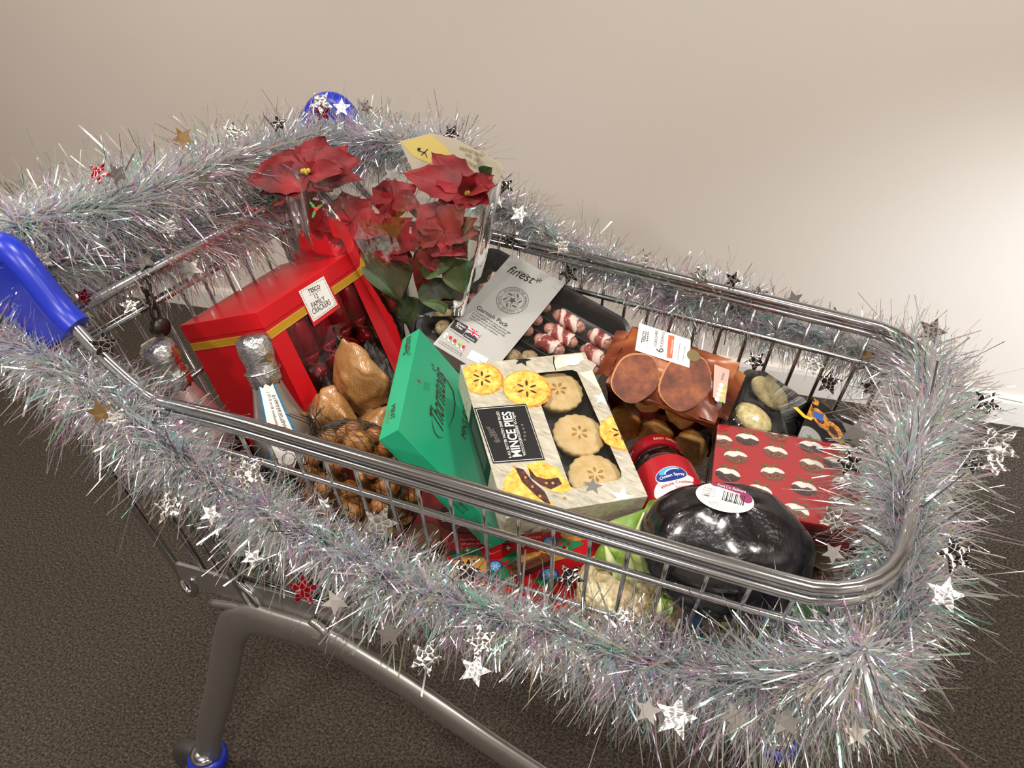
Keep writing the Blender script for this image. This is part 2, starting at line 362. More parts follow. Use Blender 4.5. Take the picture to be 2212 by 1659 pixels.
# ------------------------------------------------------------------ printed decals
from mathutils.geometry import tessellate_polygon
_fc = {}
def glyphs(s, bold=0):
    k = (s, bold)
    if k not in _fc:
        cu = bpy.data.curves.new('t', 'FONT'); cu.body = s; cu.size = 1; cu.resolution_u = 3; cu.offset = bold
        o = bpy.data.objects.new('t', cu); col.objects.link(o)
        dg = bpy.context.evaluated_depsgraph_get(); me = bpy.data.meshes.new_from_object(o.evaluated_get(dg))
        vs = [v.co.copy() for v in me.vertices]; fs = [tuple(p.vertices) for p in me.polygons]
        bpy.data.objects.remove(o); bpy.data.meshes.remove(me); bpy.data.curves.remove(cu)
        _fc[k] = (vs, fs)
    return _fc[k]
def text2d(s, w=None, h=None, shear=0, bold=0, cx=0, cy=0, align='L', rot=0):
    """glyph mesh scaled to width w (cap height h), returned as 2d points and faces"""
    vs, fs = glyphs(s, bold); x0 = min(v.x for v in vs); x1 = max(v.x for v in vs)
    k = w/(x1-x0) if w else h/.7
    ky = h/.7 if h else k
    if not w: w = (x1-x0)*k
    off = {'L': 0, 'C': -w/2, 'R': -w}[align]; c_, s_ = math.cos(rot), math.sin(rot); out = []
    for v in vs:
        x = (v.x-x0)*k+off; y = v.y*ky; x += shear*y
        out.append((cx+x*c_-y*s_, cy+x*s_+y*c_))
    return out, fs
class Plane:
    """flat face in the world: origin, in-plane x and y, normal; maps photo pixels or metres on to itself"""
    def __init__(s, p0, x, n): s.p = V(p0); s.n = V(n).normalized(); x = V(x); s.x = (x-s.n*x.dot(s.n)).normalized(); s.y = s.n.cross(s.x)
    def px(s, a, b, lift=.0005):
        q = hitplane(a, b, s.p, s.n); return q + s.n*lift
    def uv(s, a, b):
        q = hitplane(a, b, s.p, s.n)-s.p; return (q.dot(s.x), q.dot(s.y))
    def at(s, u, v, lift=.0005): return s.p+s.x*u+s.y*v+s.n*lift
    def M(s): m_ = Matrix((s.x, s.y, s.n)).transposed().to_4x4(); m_.translation = s.p; return m_
def oriented(pts, n):
    a = V((0, 0, 0))
    for i in range(len(pts)): a += (pts[i]-pts[0]).cross(pts[(i+1) % len(pts)]-pts[0])
    return pts if a.dot(n) > 0 else pts[::-1]
def dec_px(mb, pl, pts, m=0, lift=.0005): mb.poly(oriented([pl.px(a, b, lift) for a, b in pts], pl.n), m)
def dec_uv(mb, pl, pts, m=0, lift=.0005): mb.poly(oriented([pl.at(a, b, lift) for a, b in pts], pl.n), m)
def ell(cx, cy, rx, ry=None, n=24, a0=0, wob=0, k=0, rot=0):
    ry = ry or rx; o = []
    for i in range(n):
        a = a0+2*math.pi*i/n; q = 1+wob*math.cos(k*a); x = rx*q*math.cos(a); y = ry*q*math.sin(a)
        o.append((cx+x*math.cos(rot)-y*math.sin(rot), cy+x*math.sin(rot)+y*math.cos(rot)))
    return o
def star(cx, cy, r, rot=0, n=5, inner=.42): return [(cx+(r if i % 2 == 0 else r*inner)*math.sin(rot+math.pi*i/n), cy+(r if i % 2 == 0 else r*inner)*math.cos(rot+math.pi*i/n)) for i in range(2*n)]
def strip(pts, w):
    """2d polyline to a band polygon"""
    L = []; R = []
    for i, p in enumerate(pts):
        a = pts[max(i-1, 0)]; b = pts[min(i+1, len(pts)-1)]; dx, dy = b[0]-a[0], b[1]-a[1]; l = math.hypot(dx, dy) or 1
        ww = w[i] if isinstance(w, (list, tuple)) else w
        L.append((p[0]-dy/l*ww/2, p[1]+dx/l*ww/2)); R.append((p[0]+dy/l*ww/2, p[1]-dx/l*ww/2))
    return L+R[::-1]
def txt_px(mb, pl, s, a, b, m=0, h=None, shear=0, bold=0, lift=.0006, mirror=False):
    """text whose baseline runs from photo pixel a to b; h = cap height as a share of the width"""
    A = pl.px(*a, lift); B = pl.px(*b, lift); d = B-A; w_ = d.length; x = d/w_; y = pl.n.cross(x)
    vs, fs = text2d(s, w=w_, h=(h*w_ if h else None), shear=shear, bold=bold)
    if mirror: vs = [(w_-u, v) for u, v in vs]; fs = [f[::-1] for f in fs]
    mb.add([A+x*u+y*v for u, v in vs], fs, m)
def txt_uv(mb, pl, s, cx, cy, m=0, w=None, h=None, align='C', rot=0, lift=.0006, bold=0, shear=0):
    vs, fs = text2d(s, w=w, h=h, align=align, bold=bold, shear=shear); c_, s_ = math.cos(rot), math.sin(rot)
    mb.add([pl.at(cx+u*c_-v*s_, cy+u*s_+v*c_, lift) for u, v in vs], fs, m)
def boxM(o, R): m_ = Matrix(R).to_4x4(); m_.translation = V(o); return m_
def ring_face(mb, pl, outer, inner, m=0):
    """flat face with a hole; outer / inner are uv polygons"""
    tri = tessellate_polygon([[V((u, v, 0)) for u, v in outer], [V((u, v, 0)) for u, v in inner]])
    pts = [pl.at(u, v, 0) for u, v in outer+inner]
    fs = []
    for t in tri:
        a, b, c_ = (pts[i] for i in t); fs.append(tuple(t) if (b-a).cross(c_-a).dot(pl.n) > 0 else tuple(t)[::-1])
    mb.add(pts, fs, m)
def extent(o, R, D):
    M_ = boxM(o, R); return M_, [M_ @ V((x*D[0], y*D[1], z*D[2])) for x in (0, 1) for y in (0, 1) for z in (0, 1)]
def base_of(c): return (sum(p.x for p in c)/8, sum(p.y for p in c)/8, min(p.z for p in c))
def remesh(mb, voxel, smooth=4, name='blob', disp=None):
    me = mb.mesh(name); o = bpy.data.objects.new('tmp', me); col.objects.link(o)
    r_ = o.modifiers.new('r', 'REMESH'); r_.mode = 'VOXEL'; r_.voxel_size = voxel
    if smooth: s_ = o.modifiers.new('s', 'SMOOTH'); s_.iterations = smooth; s_.factor = .5
    dg = bpy.context.evaluated_depsgraph_get(); out = bpy.data.meshes.new_from_object(o.evaluated_get(dg)); bpy.data.objects.remove(o)
    out.materials.clear()
    if disp:
        ns = [v.normal.copy() for v in out.vertices]
        for v, n_ in zip(out.vertices, ns): v.co = v.co + n_*disp(v.co)
    out.polygons.foreach_set('use_smooth', [True]*len(out.polygons)); out.update()
    return out
def T(*p): return Matrix.Translation(V(p))
def axisM(p, z, x=None):
    z = V(z).normalized(); x = V(x) if x else (V((1, 0, 0)) if abs(z.x) < .9 else V((0, 1, 0))); x = (x-z*x.dot(z)).normalized(); y = z.cross(x)
    m_ = Matrix((x, y, z)).transposed().to_4x4(); m_.translation = V(p); return m_

# materials for the goods
def card(name, c, rough=.38): return P(name, c, rough, 0, .03, 20, coat=.05, **{'Specular IOR Level': .35})
MAT['redcard'] = card('glossy_red_card', 'c4121c'); MAT['greencard'] = card('mint_green_card', '1fa276', .34)
MAT['blackcard'] = card('black_card', '1d1c1c', .4); MAT['greycard'] = P('silver_grey_card', 'a9a8a4', .42, .25, .03, 30)
MAT['tray'] = P('black_plastic_tray', '2c2d2f', .3, 0, .05, coat=.3)
MAT['film'] = film('clear_film', (.97, .97, .96), .12, .06); MAT['cello'] = film('crinkled_cellophane', (.93, .93, .93), .16, .10)
MAT['gray'] = P('grey_print', '6f6d69', .5); MAT['red'] = P('red_print', 'cf2027', .4); MAT['orange'] = P('orange_print', 'e2572b', .4)
MAT['green'] = P('green_print', '3a8f3d', .4); MAT['lime'] = P('lime_print', '8fbf3a', .4); MAT['navy'] = P('navy_print', '1c2f7c', .35); MAT['sky'] = P('sky_blue_print', '4aa3dc', .35)
MAT['cream'] = P('cream_print', 'f0e4bf', .45); MAT['yellow'] = P('yellow_print', 'ecc33a', .45); MAT['brown'] = P('brown_print', '8a5a36', .45); MAT['dkbrown'] = P('dark_brown_print', '3a1d1c', .45)
MAT['holly'] = P('olive_holly_print', '66682c', .5); MAT['hollygreen'] = P('holly_green_print', '1d7a4a', .4); MAT['purple'] = card('dark_purple_card', '2a1838')
def biscuit(name, a, b, c, scale=90):
    n = NT(name); n.link(n.ramp(n.noise(scale, 5, .65), [(.3, a), (.5, b), (.72, c)]), n.b.inputs['Base Color']); n.b.inputs['Roughness'].default_value = .6; n.bump(n.noise(scale*3, 4), .35, .0015); return n.m
MAT['pieprint'] = biscuit('printed_golden_pastry', 'c9822a', 'eab349', 'f7d77c', 120); MAT['pieedge'] = biscuit('printed_browned_pastry', '9a5416', 'd08a2c', 'e8b04c', 160)
MAT['pastry'] = biscuit('baked_shortcrust', 'cfae74', 'dcc08a', 'e9d5a6', 70); MAT['filling'] = biscuit('dark_mincemeat', '1b0f0c', '3c1a14', '7a3a20', 200)
n = NT('grey_weathered_wood_print'); vc = n.node('ShaderNodeMapping'); vc.inputs['Scale'].default_value = (8, 60, 60); vc.inputs['Rotation'].default_value = (.2, .1, -.7); n.link(n.coord(), vc.inputs['Vector'])
n.link(n.ramp(n.noise(3.2, 6, .7, vc.outputs[0]), [(.24, '6b6557'), (.42, 'a8a28f'), (.58, 'bdb7a5'), (.75, 'd6d1bf')]), n.b.inputs['Base Color']); n.b.inputs['Roughness'].default_value = .4; MAT['wood'] = n.m

# ------------------------------------------------------------------ mince pie box
o_, R_, D_ = (.2872, -.2075, .8836), ((.725, -.631, .2761), (.6788, .7225, -.131), (-.1168, .2824, .9522)), (.1684, .233, .0394)
M_, cs = extent(o_, R_, D_); MPM = M_
mp = thing('mince_pie_box', 'wood-print carton of mince pies with a window and black label, leaning on the green box', 'box', base_of(cs))
front = Plane(M_ @ V((0, 0, D_[2])), M_.col[0].to_3d(), M_.col[2].to_3d())
win = [front.uv(*p) for p in ((1150, 822), (1149, 813), (1157, 806), (1236, 799), (1246, 803), (1253, 817), (1342, 1019), (1342, 1031), (1334, 1037), (1242, 1055), (1233, 1052), (1228, 1041))]
body = MB(); W_, H_, Z_ = D_
c8 = [M_ @ V(p) for p in ((0,0,0),(W_,0,0),(W_,H_,0),(0,H_,0),(0,0,Z_),(W_,0,Z_),(W_,H_,Z_),(0,H_,Z_))]
body.add(c8, [(3,2,1,0),(0,1,5,4),(1,2,6,5),(2,3,7,6),(3,0,4,7)])
ring_face(body, front, [(0, 0), (W_, 0), (W_, H_), (0, H_)], win)
part('carton', weld(body.mesh('carton')), MAT['wood'], mp)
pr = MB()   # printed picture: 0 edge,1 pastry,2 dark,3 white,4 black,5 cream,6 gray
def clip_uv(pts): return [(min(max(u, .0006), W_-.0006), min(max(v, .0006), H_-.0006)) for u, v in pts]
def pie(cx, cy, r, lift, cut=None):
    u, v = front.uv(cx, cy); dec_uv(pr, front, clip_uv(ell(u, v, r, n=44, wob=.025, k=14)), 0, lift); dec_uv(pr, front, clip_uv(ell(u-.001, v+.001, r*.92, n=32)), 1, lift+.0001)
    for i in range(6):
        a = i*math.pi/3+.3; q = (u+math.cos(a)*r*.3, v+math.sin(a)*r*.3)
        dec_uv(pr, front, clip_uv(ell(q[0], q[1], r*.16, r*.055, 8, rot=a)), 2, lift+.0002); dec_uv(pr, front, clip_uv(ell(u+math.cos(a+.5)*r*.52, v+math.sin(a+.5)*r*.52, r*.09, r*.05, 8, rot=a+1)), 0, lift+.0002)
pie(1041, 818, .0275, .0003); pie(1138, 840, .031, .0004); pie(1342, 935, .0275, .0003)
# broken pie with dark filling
dec_px(pr, front, [(1085, 1060), (1092, 1030), (1112, 1012), (1128, 1020), (1150, 1050), (1180, 1075), (1198, 1090), (1190, 1097), (1150, 1092), (1100, 1080)], 1, .0004)
dec_px(pr, front, [(1136, 1004), (1170, 996), (1205, 1012), (1228, 1044), (1236, 1057), (1215, 1066), (1188, 1062), (1160, 1040), (1142, 1025)], 1, .0004)
dec_px(pr, front, [(1112, 1010), (1130, 1014), (1150, 1040), (1176, 1062), (1190, 1090), (1176, 1086), (1152, 1066), (1128, 1042)], 2, .0006)
dec_px(pr, front, [(1141, 1010), (1158, 1030), (1180, 1036), (1206, 1032), (1214, 1046), (1190, 1058), (1168, 1048), (1146, 1032)], 2, .0006)
for a, b in ((1135, 1032), (1150, 1052), (1166, 1072), (1180, 1044), (1194, 1044), (1220, 1076), (1110, 1008)): dec_uv(pr, front, ell(*front.uv(a, b), .0018, n=8), 0, .0007)
for a, b, r, k_ in ((1280, 1050, .012, 6), (1345, 1075, .016, 3), (1300, 862, .012, 3), (1128, 778, .012, 4)):
    dec_uv(pr, front, clip_uv(star(*front.uv(a, b), r, .4)), k_, .0005)
for p in (((1196, 800), (1262, 778), (1256, 764), (1210, 768), (1196, 780)),): dec_px(pr, front, p, 5, .0004)
dec_uv(pr, front, ell(*front.uv(1236, 780), .011, .008, 16), 3, .0006); dec_px(pr, front, strip([(1196, 770), (1196, 785), (1200, 800)], 2.5), 4, .0006)
dec_px(pr, front, ((1250, 806), (1278, 800), (1300, 845), (1276, 826)), 5, .0003)
lab = [(1024, 882), (1136, 873), (1177, 994), (1065, 1002)]
dec_px(pr, front, lab, 4, .0007)
for k_, m_i in ((.955, 3), (.94, 4)):
    c0 = (sum(a for a, b in lab)/4, sum(b for a, b in lab)/4); dec_px(pr, front, [(c0[0]+(a-c0[0])*k_, c0[1]+(b-c0[1])*k_) for a, b in lab], m_i, .0008+.0001*(m_i == 4))
txt_px(pr, front, 'MINCE PIES', (1127, 987), (1102, 890), 3, h=.16, bold=.02, lift=.0011)
txt_px(pr, front, '6 ALL BUTTER PASTRY DEEP FILLED', (1105, 990), (1077, 890), 3, h=.048, lift=.0011)
txt_px(pr, front, 'finest*', (1083, 957), (1062, 922), 6, shear=.3, lift=.0011); txt_px(pr, front, 'TESCO', (1066, 945), (1058, 925), 6, lift=.0011)
txt_px(pr, front, 'WITH COURVOISIER® VS Cognac', (1137, 985), (1109, 891), 3, h=.055, lift=.0011)
for i in range(5): dec_uv(pr, front, star(*front.uv(1136-6*abs(i-2)/2*.4+i*-1.5, 935+(i-2)*-8), .0022, i), 6, .0011)
side = Plane(M_ @ V((0, 0, 0)), M_.col[1].to_3d()*-1, M_.col[0].to_3d()*-1)
u0, u1 = sorted((side.uv(1024, 882)[0], side.uv(1065, 1002)[0]))
for i, (a, b, k_) in enumerate(((.30, .72, 4),)):
    pts = [M_ @ V((-.0005, H_*a, z)) for z in (.001, Z_-.0003)]+[M_ @ V((-.0005, H_*b, z)) for z in (Z_-.0003, .001)]
    pr.poly(oriented(pts, -M_.col[0].to_3d()), k_)
for i in range(7):
    pts = [M_ @ V((-.0009, H_*y, .031-.0035*i+q)) for y, q in ((.36, 0), (.66, 0), (.66, .0012), (.36, .0012))]; pr.poly(oriented(pts, -M_.col[0].to_3d()), 6)
bs = Plane(M_ @ V((0, 0, 0)), M_.col[0].to_3d(), M_.col[1].to_3d()*-1)
for a, b in ((1142, 1150), (1180, 1146)): dec_uv(pr, bs, star(*bs.uv(a, b), .009, .5, 4, .35), 6, .0005)
part('printed_sleeve_art', pr, [MAT['pieedge'], MAT['pieprint'], MAT['filling'], MAT['white'], MAT['blackcard'], MAT['cream'], MAT['gray']], mp)
part('window_film', MB().poly(oriented([front.at(u, v, -.0006) for u, v in win], front.n)), MAT['film'], mp)
tr = MB(); tz = Plane(M_ @ V((0, 0, Z_-.026)), M_.col[0].to_3d(), M_.col[2].to_3d())
tr.poly(oriented([tz.at(u, v, 0) for u, v in ((.004, .004), (W_-.004, .004), (W_-.004, H_-.004), (.004, H_-.004))], tz.n))
for v in (.083, .152): tr.box(M_, (.078, v-.006, .012), (.09, v+.006, Z_-.012)); tr.box(M_, (.155, v-.006, .012), (.163, v+.006, Z_-.012))
part('inner_tray', tr, MAT['tray'], mp)
for i, (a, b) in enumerate(((1206, 843), (1251, 937), (1286, 1028))):
    u, v = Plane(M_ @ V((0, 0, Z_-.010)), M_.col[0].to_3d(), M_.col[2].to_3d()).uv(a, b)
    Mp = M_ @ T(u, v, Z_-.033); nn = 56; top = MB()
    r0 = .0322
    rings = [(r0*.72, 0, 0), (r0*.93, .014, 0), (r0, .0195, .03), (r0*.985, .0225, .03), (r0*.9, .0235, 0), (r0*.6, .0252, 0), (r0*.3, .0258, 0)]
    vs = []; fs = []
    for (rr, zz, wob) in rings:
        for j in range(nn): a_ = 2*math.pi*j/nn; k_ = rr*(1+wob*math.cos(18*a_)); vs.append(Mp @ V((k_*math.cos(a_), k_*math.sin(a_), zz+.0004*math.sin(3*a_+i))))
    for q in range(len(rings)-1):
        for j in range(nn): fs.append((q*nn+j, q*nn+(j+1) % nn, (q+1)*nn+(j+1) % nn, (q+1)*nn+j))
    fs.append(tuple(6*nn+j for j in range(nn))); fs.append(tuple(range(nn))[::-1]); top.add(vs, fs)
    t_ = thing('mince_pie', ('round shortcrust mince pie in the carton window, nearest the cream jar picture', 'round shortcrust mince pie in the middle of the carton window', 'round shortcrust mince pie in the carton window beside the broken pie picture')[i], 'pie', Mp @ V((0, 0, 0)), 'mince pies in the carton window')
    part('pie_crust', top, MAT['pastry'], t_, smooth=True)
    cut = MB(); lp = Plane(Mp @ V((0, 0, .0258)), Mp.col[0].to_3d(), Mp.col[2].to_3d())
    for q in range(6):
        a_ = q*math.pi/3+.2*i; dec_uv(cut, lp, [(math.cos(a_)*.003, math.sin(a_)*.003), (math.cos(a_+.28)*.0085, math.sin(a_+.28)*.0085), (math.cos(a_)*.0115, math.sin(a_)*.0115), (math.cos(a_-.28)*.0085, math.sin(a_-.28)*.0085)], 0, .0003 if q % 2 else .0004)
    part('snowflake_cut', cut, biscuit('pastry_cut_shade', '6d5228', 'a88344', 'c9a768', 150), t_)

# ------------------------------------------------------------------ green mint chocolate box
o_, R_, D_ = (.1341, -.2063, .9765), ((.4415, -.4285, .7883), (.2583, .9021, .3456), (-.8593, .0511, .509)), (.217, .2124, .0291)
M_, cs = extent(o_, R_, D_); W_, H_, Z_ = D_
gb = thing('mint_chocolate_box', 'flat mint-green chocolate box tilted on its edge beside the mince pie carton', 'box', base_of(cs))
part('box_base', MB().box(M_, (.0008, .0008, 0), (W_-.0008, H_-.0008, Z_-.004)), MAT['greencard'], gb, bevel=.0006)
part('box_lid', MB().box(M_, (0, 0, .0028), (W_, H_, Z_)), MAT['greencard'], gb, bevel=.0008)
fr = Plane(M_ @ V((0, 0, Z_)), M_.col[0].to_3d(), M_.col[2].to_3d()); ls = Plane(M_ @ V((0, 0, 0)), M_.col[1].to_3d()*-1, M_.col[0].to_3d()*-1); bs = Plane(M_ @ V((0, 0, 0)), M_.col[0].to_3d(), M_.col[1].to_3d()*-1)
pr = MB()
txt_px(pr, fr, 'Thorntons', (956, 940), (962, 818), 0, h=.26, shear=.5, lift=.0009)
dec_px(pr, fr, strip([(968, 924), (978, 900), (982, 872), (978, 845), (966, 824), (952, 811)], [.4, 1.8, 2.4, 2.2, 1.6, .5]), 0, .0009)
dec_px(pr, fr, strip([(956, 944), (948, 946), (940, 938), (934, 922), (932, 905)], [1, 1.6, 1.8, 1.4, .6]), 0, .0009)
txt_px(pr, fr, 'MINT COLLECTION', (1006, 951), (1016, 815), 0, h=.085, lift=.0009)
dec_px(pr, fr, strip([(931, 786), (936, 791), (934, 797), (941, 802), (944, 798)], 1.4), 0, .0009)
dec_uv(pr, fr, ell(*fr.uv(905, 823), .0035, .0022, 12, rot=.4), 1, .0009); txt_px(pr, fr, 'PEPPERMINT', (917, 845), (918, 824), 2, lift=.0009)
for q in range(2): txt_px(pr, fr, 'FLAVOUR', (922+5*q, 846), (923+5*q, 828), 2, lift=.0009)
part('lid_print', pr, [MAT['dkbrown'], MAT['brown'], P('deep_green_print', '157a57', .4)], gb); pr = MB()
txt_px(pr, ls, 'Thorntons', (886, 763), (888, 726), 0, h=.25, shear=.4, lift=.0009); dec_px(pr, ls, strip([(888, 764), (883, 768), (876, 755), (876, 745)], 1.2), 0, .0009)
part('side_print', pr, MAT['dkbrown'], gb); pr = MB()
txt_px(pr, ls, 'MINT', (846, 878), (843, 909), 0, h=.22, lift=.0009); txt_px(pr, ls, 'COLLECTION', (838, 887), (834, 918), 1, lift=.0009)
part('side_print', pr, [MAT['dkbrown'], MAT['brown']], gb); pr = MB()
txt_px(pr, bs, 'A SELECTION OF MINTS', (927, 1022), (1006, 1104), 0, lift=.0009); txt_px(pr, bs, 'COVERED IN DARK CHOCOLATE', (916, 1027), (999, 1110), 0, lift=.0009)
part('edge_print', pr, MAT['dkbrown'], gb)

# ------------------------------------------------------------------ christmas cracker box
o_, R_, D_ = (-.0062, -.1198, .7356), ((-.0199, -.9545, -.2974), (.9996, -.0254, .0145), (-.0214, -.297, .9546)), (.2174, .1582, .33)
M_, cs = extent(o_, R_, D_); W_, H_, Z_ = D_
rb = thing('cracker_box', 'tall red card box of Christmas crackers with gold ribbon, leaning on the rear gate', 'box', base_of(cs))
fr = Plane(M_ @ V((0, 0, 0)), M_.col[0].to_3d(), M_.col[1].to_3d()*-1)
win = [fr.uv(*p) for p in ((607, 700), (758, 598), (850, 800))]+[(W_-.022, .03), (.035, .03)]
win = [(max(.03, min(W_-.015, u)), v) for u, v in win]
body = MB(); c8 = [M_ @ V(p) for p in ((0,0,0),(W_,0,0),(W_,H_,0),(0,H_,0),(0,0,Z_),(W_,0,Z_),(W_,H_,Z_),(0,H_,Z_))]
body.add(c8, [(3,2,1,0),(4,5,6,7),(1,2,6,5),(2,3,7,6),(3,0,4,7)])
ring_face(body, fr, [(0, 0), (W_, 0), (W_, Z_), (0, Z_)], win)
part('carton', weld(body.mesh('carton')), MAT['redcard'], rb)
part('lid', MB().box(M_, (-.0012, -.0012, Z_-.022), (W_+.0012, H_+.0012, Z_+.0012)), MAT['redcard'], rb, bevel=.0006)
rbm = MB(); 
for z0, z1, q in ((Z_-.039, Z_-.027, 0), (Z_-.0385, Z_-.0375, 1), (Z_-.0285, Z_-.0275, 1)):
    e = .0006+.0003*q
    rbm.add([M_ @ V(p) for p in ((-e, H_, z0), (-e, -e, z0), (W_+e, -e, z0), (-e, H_, z1), (-e, -e, z1), (W_+e, -e, z1))], [(0, 1, 4, 3), (1, 2, 5, 4)], q)
part('ribbon', rbm, [MAT['gold'], P('gold_thread', 'e8c25c', .4, .4)], rb)
part('window_film', MB().poly(oriented([fr.at(u, v, -.0008) for u, v in win], fr.n)), MAT['film'], rb)
pr = MB(); cn = [(643, 630), (697, 597), (727, 658), (675, 696)]; c0 = (685, 645)
dec_px(pr, fr, [(c0[0]+(a-c0[0])*1.1+3, c0[1]+(b-c0[1])*1.1+4) for a, b in cn], 2, .0012); dec_px(pr, fr, cn, 0, .0018)
for i in range(4):
    a, b = cn[i], cn[(i+1) % 4]
    for j in range(12):
        t0, t1 = (j+.2)/12, (j+.7)/12; g = lambda t: (c0[0]+((a[0]+(b[0]-a[0])*t)-c0[0])*.9, c0[1]+((a[1]+(b[1]-a[1])*t)-c0[1])*.9)
        dec_px(pr, fr, strip([g(t0), g(t1)], .9), 1, .0021)
txt_px(pr, fr, 'TESCO', (665, 635), (690, 623), 1, h=.24, bold=.015, lift=.0022)
for j in range(5): dec_px(pr, fr, [(667+j*5, 638-j*2.6), (671+j*5, 636-j*2.6), (670+j*5, 637.4-j*2.6), (666+j*5, 639.4-j*2.6)], 1, .0022)
txt_px(pr, fr, '12', (679, 646), (686, 642.5), 1, lift=.0022); txt_px(pr, fr, 'FAMILY', (673, 666), (701, 649), 1, h=.25, lift=.0022); txt_px(pr, fr, 'CRACKERS', (675, 680), (713, 657), 1, h=.2, lift=.0022)
part('name_label', pr, [MAT['white'], MAT['black'], MAT['red']], rb)
MAT['foilred'] = P('red_cracker_foil', 'c0142c', .3, .25, .15, 40); n = NT('tartan_paper')
wv = n.node('ShaderNodeTexWave', wave_type='BANDS', bands_direction='Z'); wv.inputs['Scale'].default_value = 34; n.link(n.coord(), wv.inputs['Vector']); wx = n.node('ShaderNodeTexWave', wave_type='BANDS', bands_direction='Y'); wx.inputs['Scale'].default_value = 40; n.link(n.coord(), wx.inputs['Vector'])
ad = n.node('ShaderNodeMath', operation='ADD'); n.link(wv.outputs['Fac'], ad.inputs[0]); n.link(wx.outputs['Fac'], ad.inputs[1]); hf = n.node('ShaderNodeMath', operation='MULTIPLY'); hf.inputs[1].default_value = .5; n.link(ad.outputs[0], hf.inputs[0])
n.link(n.ramp(hf.outputs[0], [(.25, '10130c'), (.5, '2a0f0c'), (.75, '5a1512'), (.95, '7a5018')]), n.b.inputs['Base Color']); n.b.inputs['Roughness'].default_value = .35; MAT['tartan'] = n.m
for i in range(5):
    x = .030+.0395*i; Mc = M_ @ T(x, .026, .0)
    t_ = thing('christmas_cracker', 'red foil and tartan Christmas cracker standing in the red box', 'cracker', Mc @ V((0, 0, .02)), 'crackers in the red box')
    part('cracker_end', MB().lathe(Mc, [(.0185, .235), (.0188, .28), (.019, .292), (.0175, .292), (.0172, .24)], 18), MAT['foilred'], t_, smooth=True)
    part('cracker_neck', MB().lathe(Mc, [(.0185, .235), (.012, .225), (.0055, .217), (.012, .209), (.0185, .2)], 18), MAT['foilred'], t_, smooth=True)
    part('cracker_body', MB().lathe(Mc, [(.0188, .2), (.0188, .06), (.006, .05), (.0188, .035), (.0188, .012)], 18), MAT['tartan'], t_, smooth=True)
    part('bow', MB().tube([Mc @ V(p) for p in ((-.014, -.008, .228), (-.006, -.011, .219), (0, -.012, .217), (.006, -.011, .212), (.013, -.01, .203))], .0022, 6, flat=.4), MAT['red'], t_, smooth=True)
# ------------------------------------------------------------------ garnish pack
o_, R_, D_ = (0.0263, 0.0897, 0.9035), ((.9466, .2008, .2523), (-.0926, .9187, -.384), (-.3089, .3401, .8882)), (.1001, .1833, .034)
M_, cs = extent(o_, R_, D_); SW, SH, SZ = D_
gp_ = thing('garnish_pack', 'black plastic tray of wrapped sausages in a silver card sleeve against the far basket side', 'food pack', base_of(cs))
def rrect(x0, y0, x1, y1, r, n=6):
    o = []
    for cx, cy, a in ((x1-r, y1-r, 0), (x0+r, y1-r, 90), (x0+r, y0+r, 180), (x1-r, y0+r, 270)):
        for i in range(n+1): t = math.radians(a+90*i/n); o.append((cx+r*math.cos(t), cy+r*math.sin(t)))
    return o
def loft(mb, M, loops, m=0, cap0=False, cap1=False):
    n = len(loops[0][0]); vs = [M @ V((x, y, z)) for pts, z in loops for x, y in pts]; fs = []
    for q in range(len(loops)-1):
        for j in range(n): fs.append((q*n+j, q*n+(j+1) % n, (q+1)*n+(j+1) % n, (q+1)*n+j))
    if cap0: fs.append(tuple(range(n))[::-1])
    if cap1: fs.append(tuple((len(loops)-1)*n+j for j in range(n)))
    mb.add(vs, fs, m)
TX0, TX1, TY0, TY1 = -.0485, .230, -.0078, .192
GARN_M = M_
def trayloops(x0, y0, x1, y1, zt, dep, r=.028):
    return [(rrect(x0+.012, y0+.012, x1-.012, y1-.012, r*.7), zt-dep-.0015), (rrect(x0+.004, y0+.004, x1-.004, y1-.004, r), zt-.004), (rrect(x0, y0, x1, y1, r+.002), zt-.004), (rrect(x0, y0, x1, y1, r+.002), zt-.001), (rrect(x0+.006, y0+.006, x1-.006, y1-.006, r*.95), zt), (rrect(x0+.010, y0+.010, x1-.010, y1-.010, r*.85), zt-.006), (rrect(x0+.016, y0+.016, x1-.016, y1-.016, r*.6), zt-dep)]
tb = MB(); loft(tb, M_, trayloops(TX0, TY0, TX1, TY1, .031, .033), 0, True, True)
part('tray', tb, MAT['tray'], gp_, auto=50)
tf = MB(); loft(tf, M_, [(rrect(TX0+.005, TY0+.005, TX1-.005, TY1-.005, .027), .0315)], 0, False, False); tf.f.append(tuple(range(28))); tf.m.append(0)
part('lid_film', tf, MAT['film'], gp_)
sl_ = MB(); e = .0012
sl_.add([M_ @ V(p) for x in (0, SW) for p in ((x, TY0-e, -.002), (x, TY0-e, SZ), (x, TY1+e, SZ), (x, TY1+e, -.002))], [(0, 4, 5, 1), (1, 5, 6, 2), (2, 6, 7, 3), (3, 7, 4, 0)])
part('card_sleeve', sl_, MAT['greycard'], gp_)
fr = Plane(M_ @ V((0, 0, SZ)), M_.col[0].to_3d(), M_.col[2].to_3d()); pr = MB()
txt_px(pr, fr, 'finest*', (1093, 587), (1157, 618), 0, h=.30, shear=.25, lift=.0007); txt_px(pr, fr, 'TESCO', (1119, 588), (1141, 599), 0, lift=.0007)
cu, cv = fr.uv(1107, 649); rd = .0245
for r0_, r1_ in ((rd, rd-.0007), (rd*.72, rd*.72-.0004)):
    for j in range(36):
        a, b = 2*math.pi*j/36, 2*math.pi*(j+1)/36; dec_uv(pr, fr, [(cu+r_*math.cos(t), cv+r_*math.sin(t)) for r_, t in ((r0_, a), (r0_, b), (r1_, b), (r1_, a))], 1, .0006)
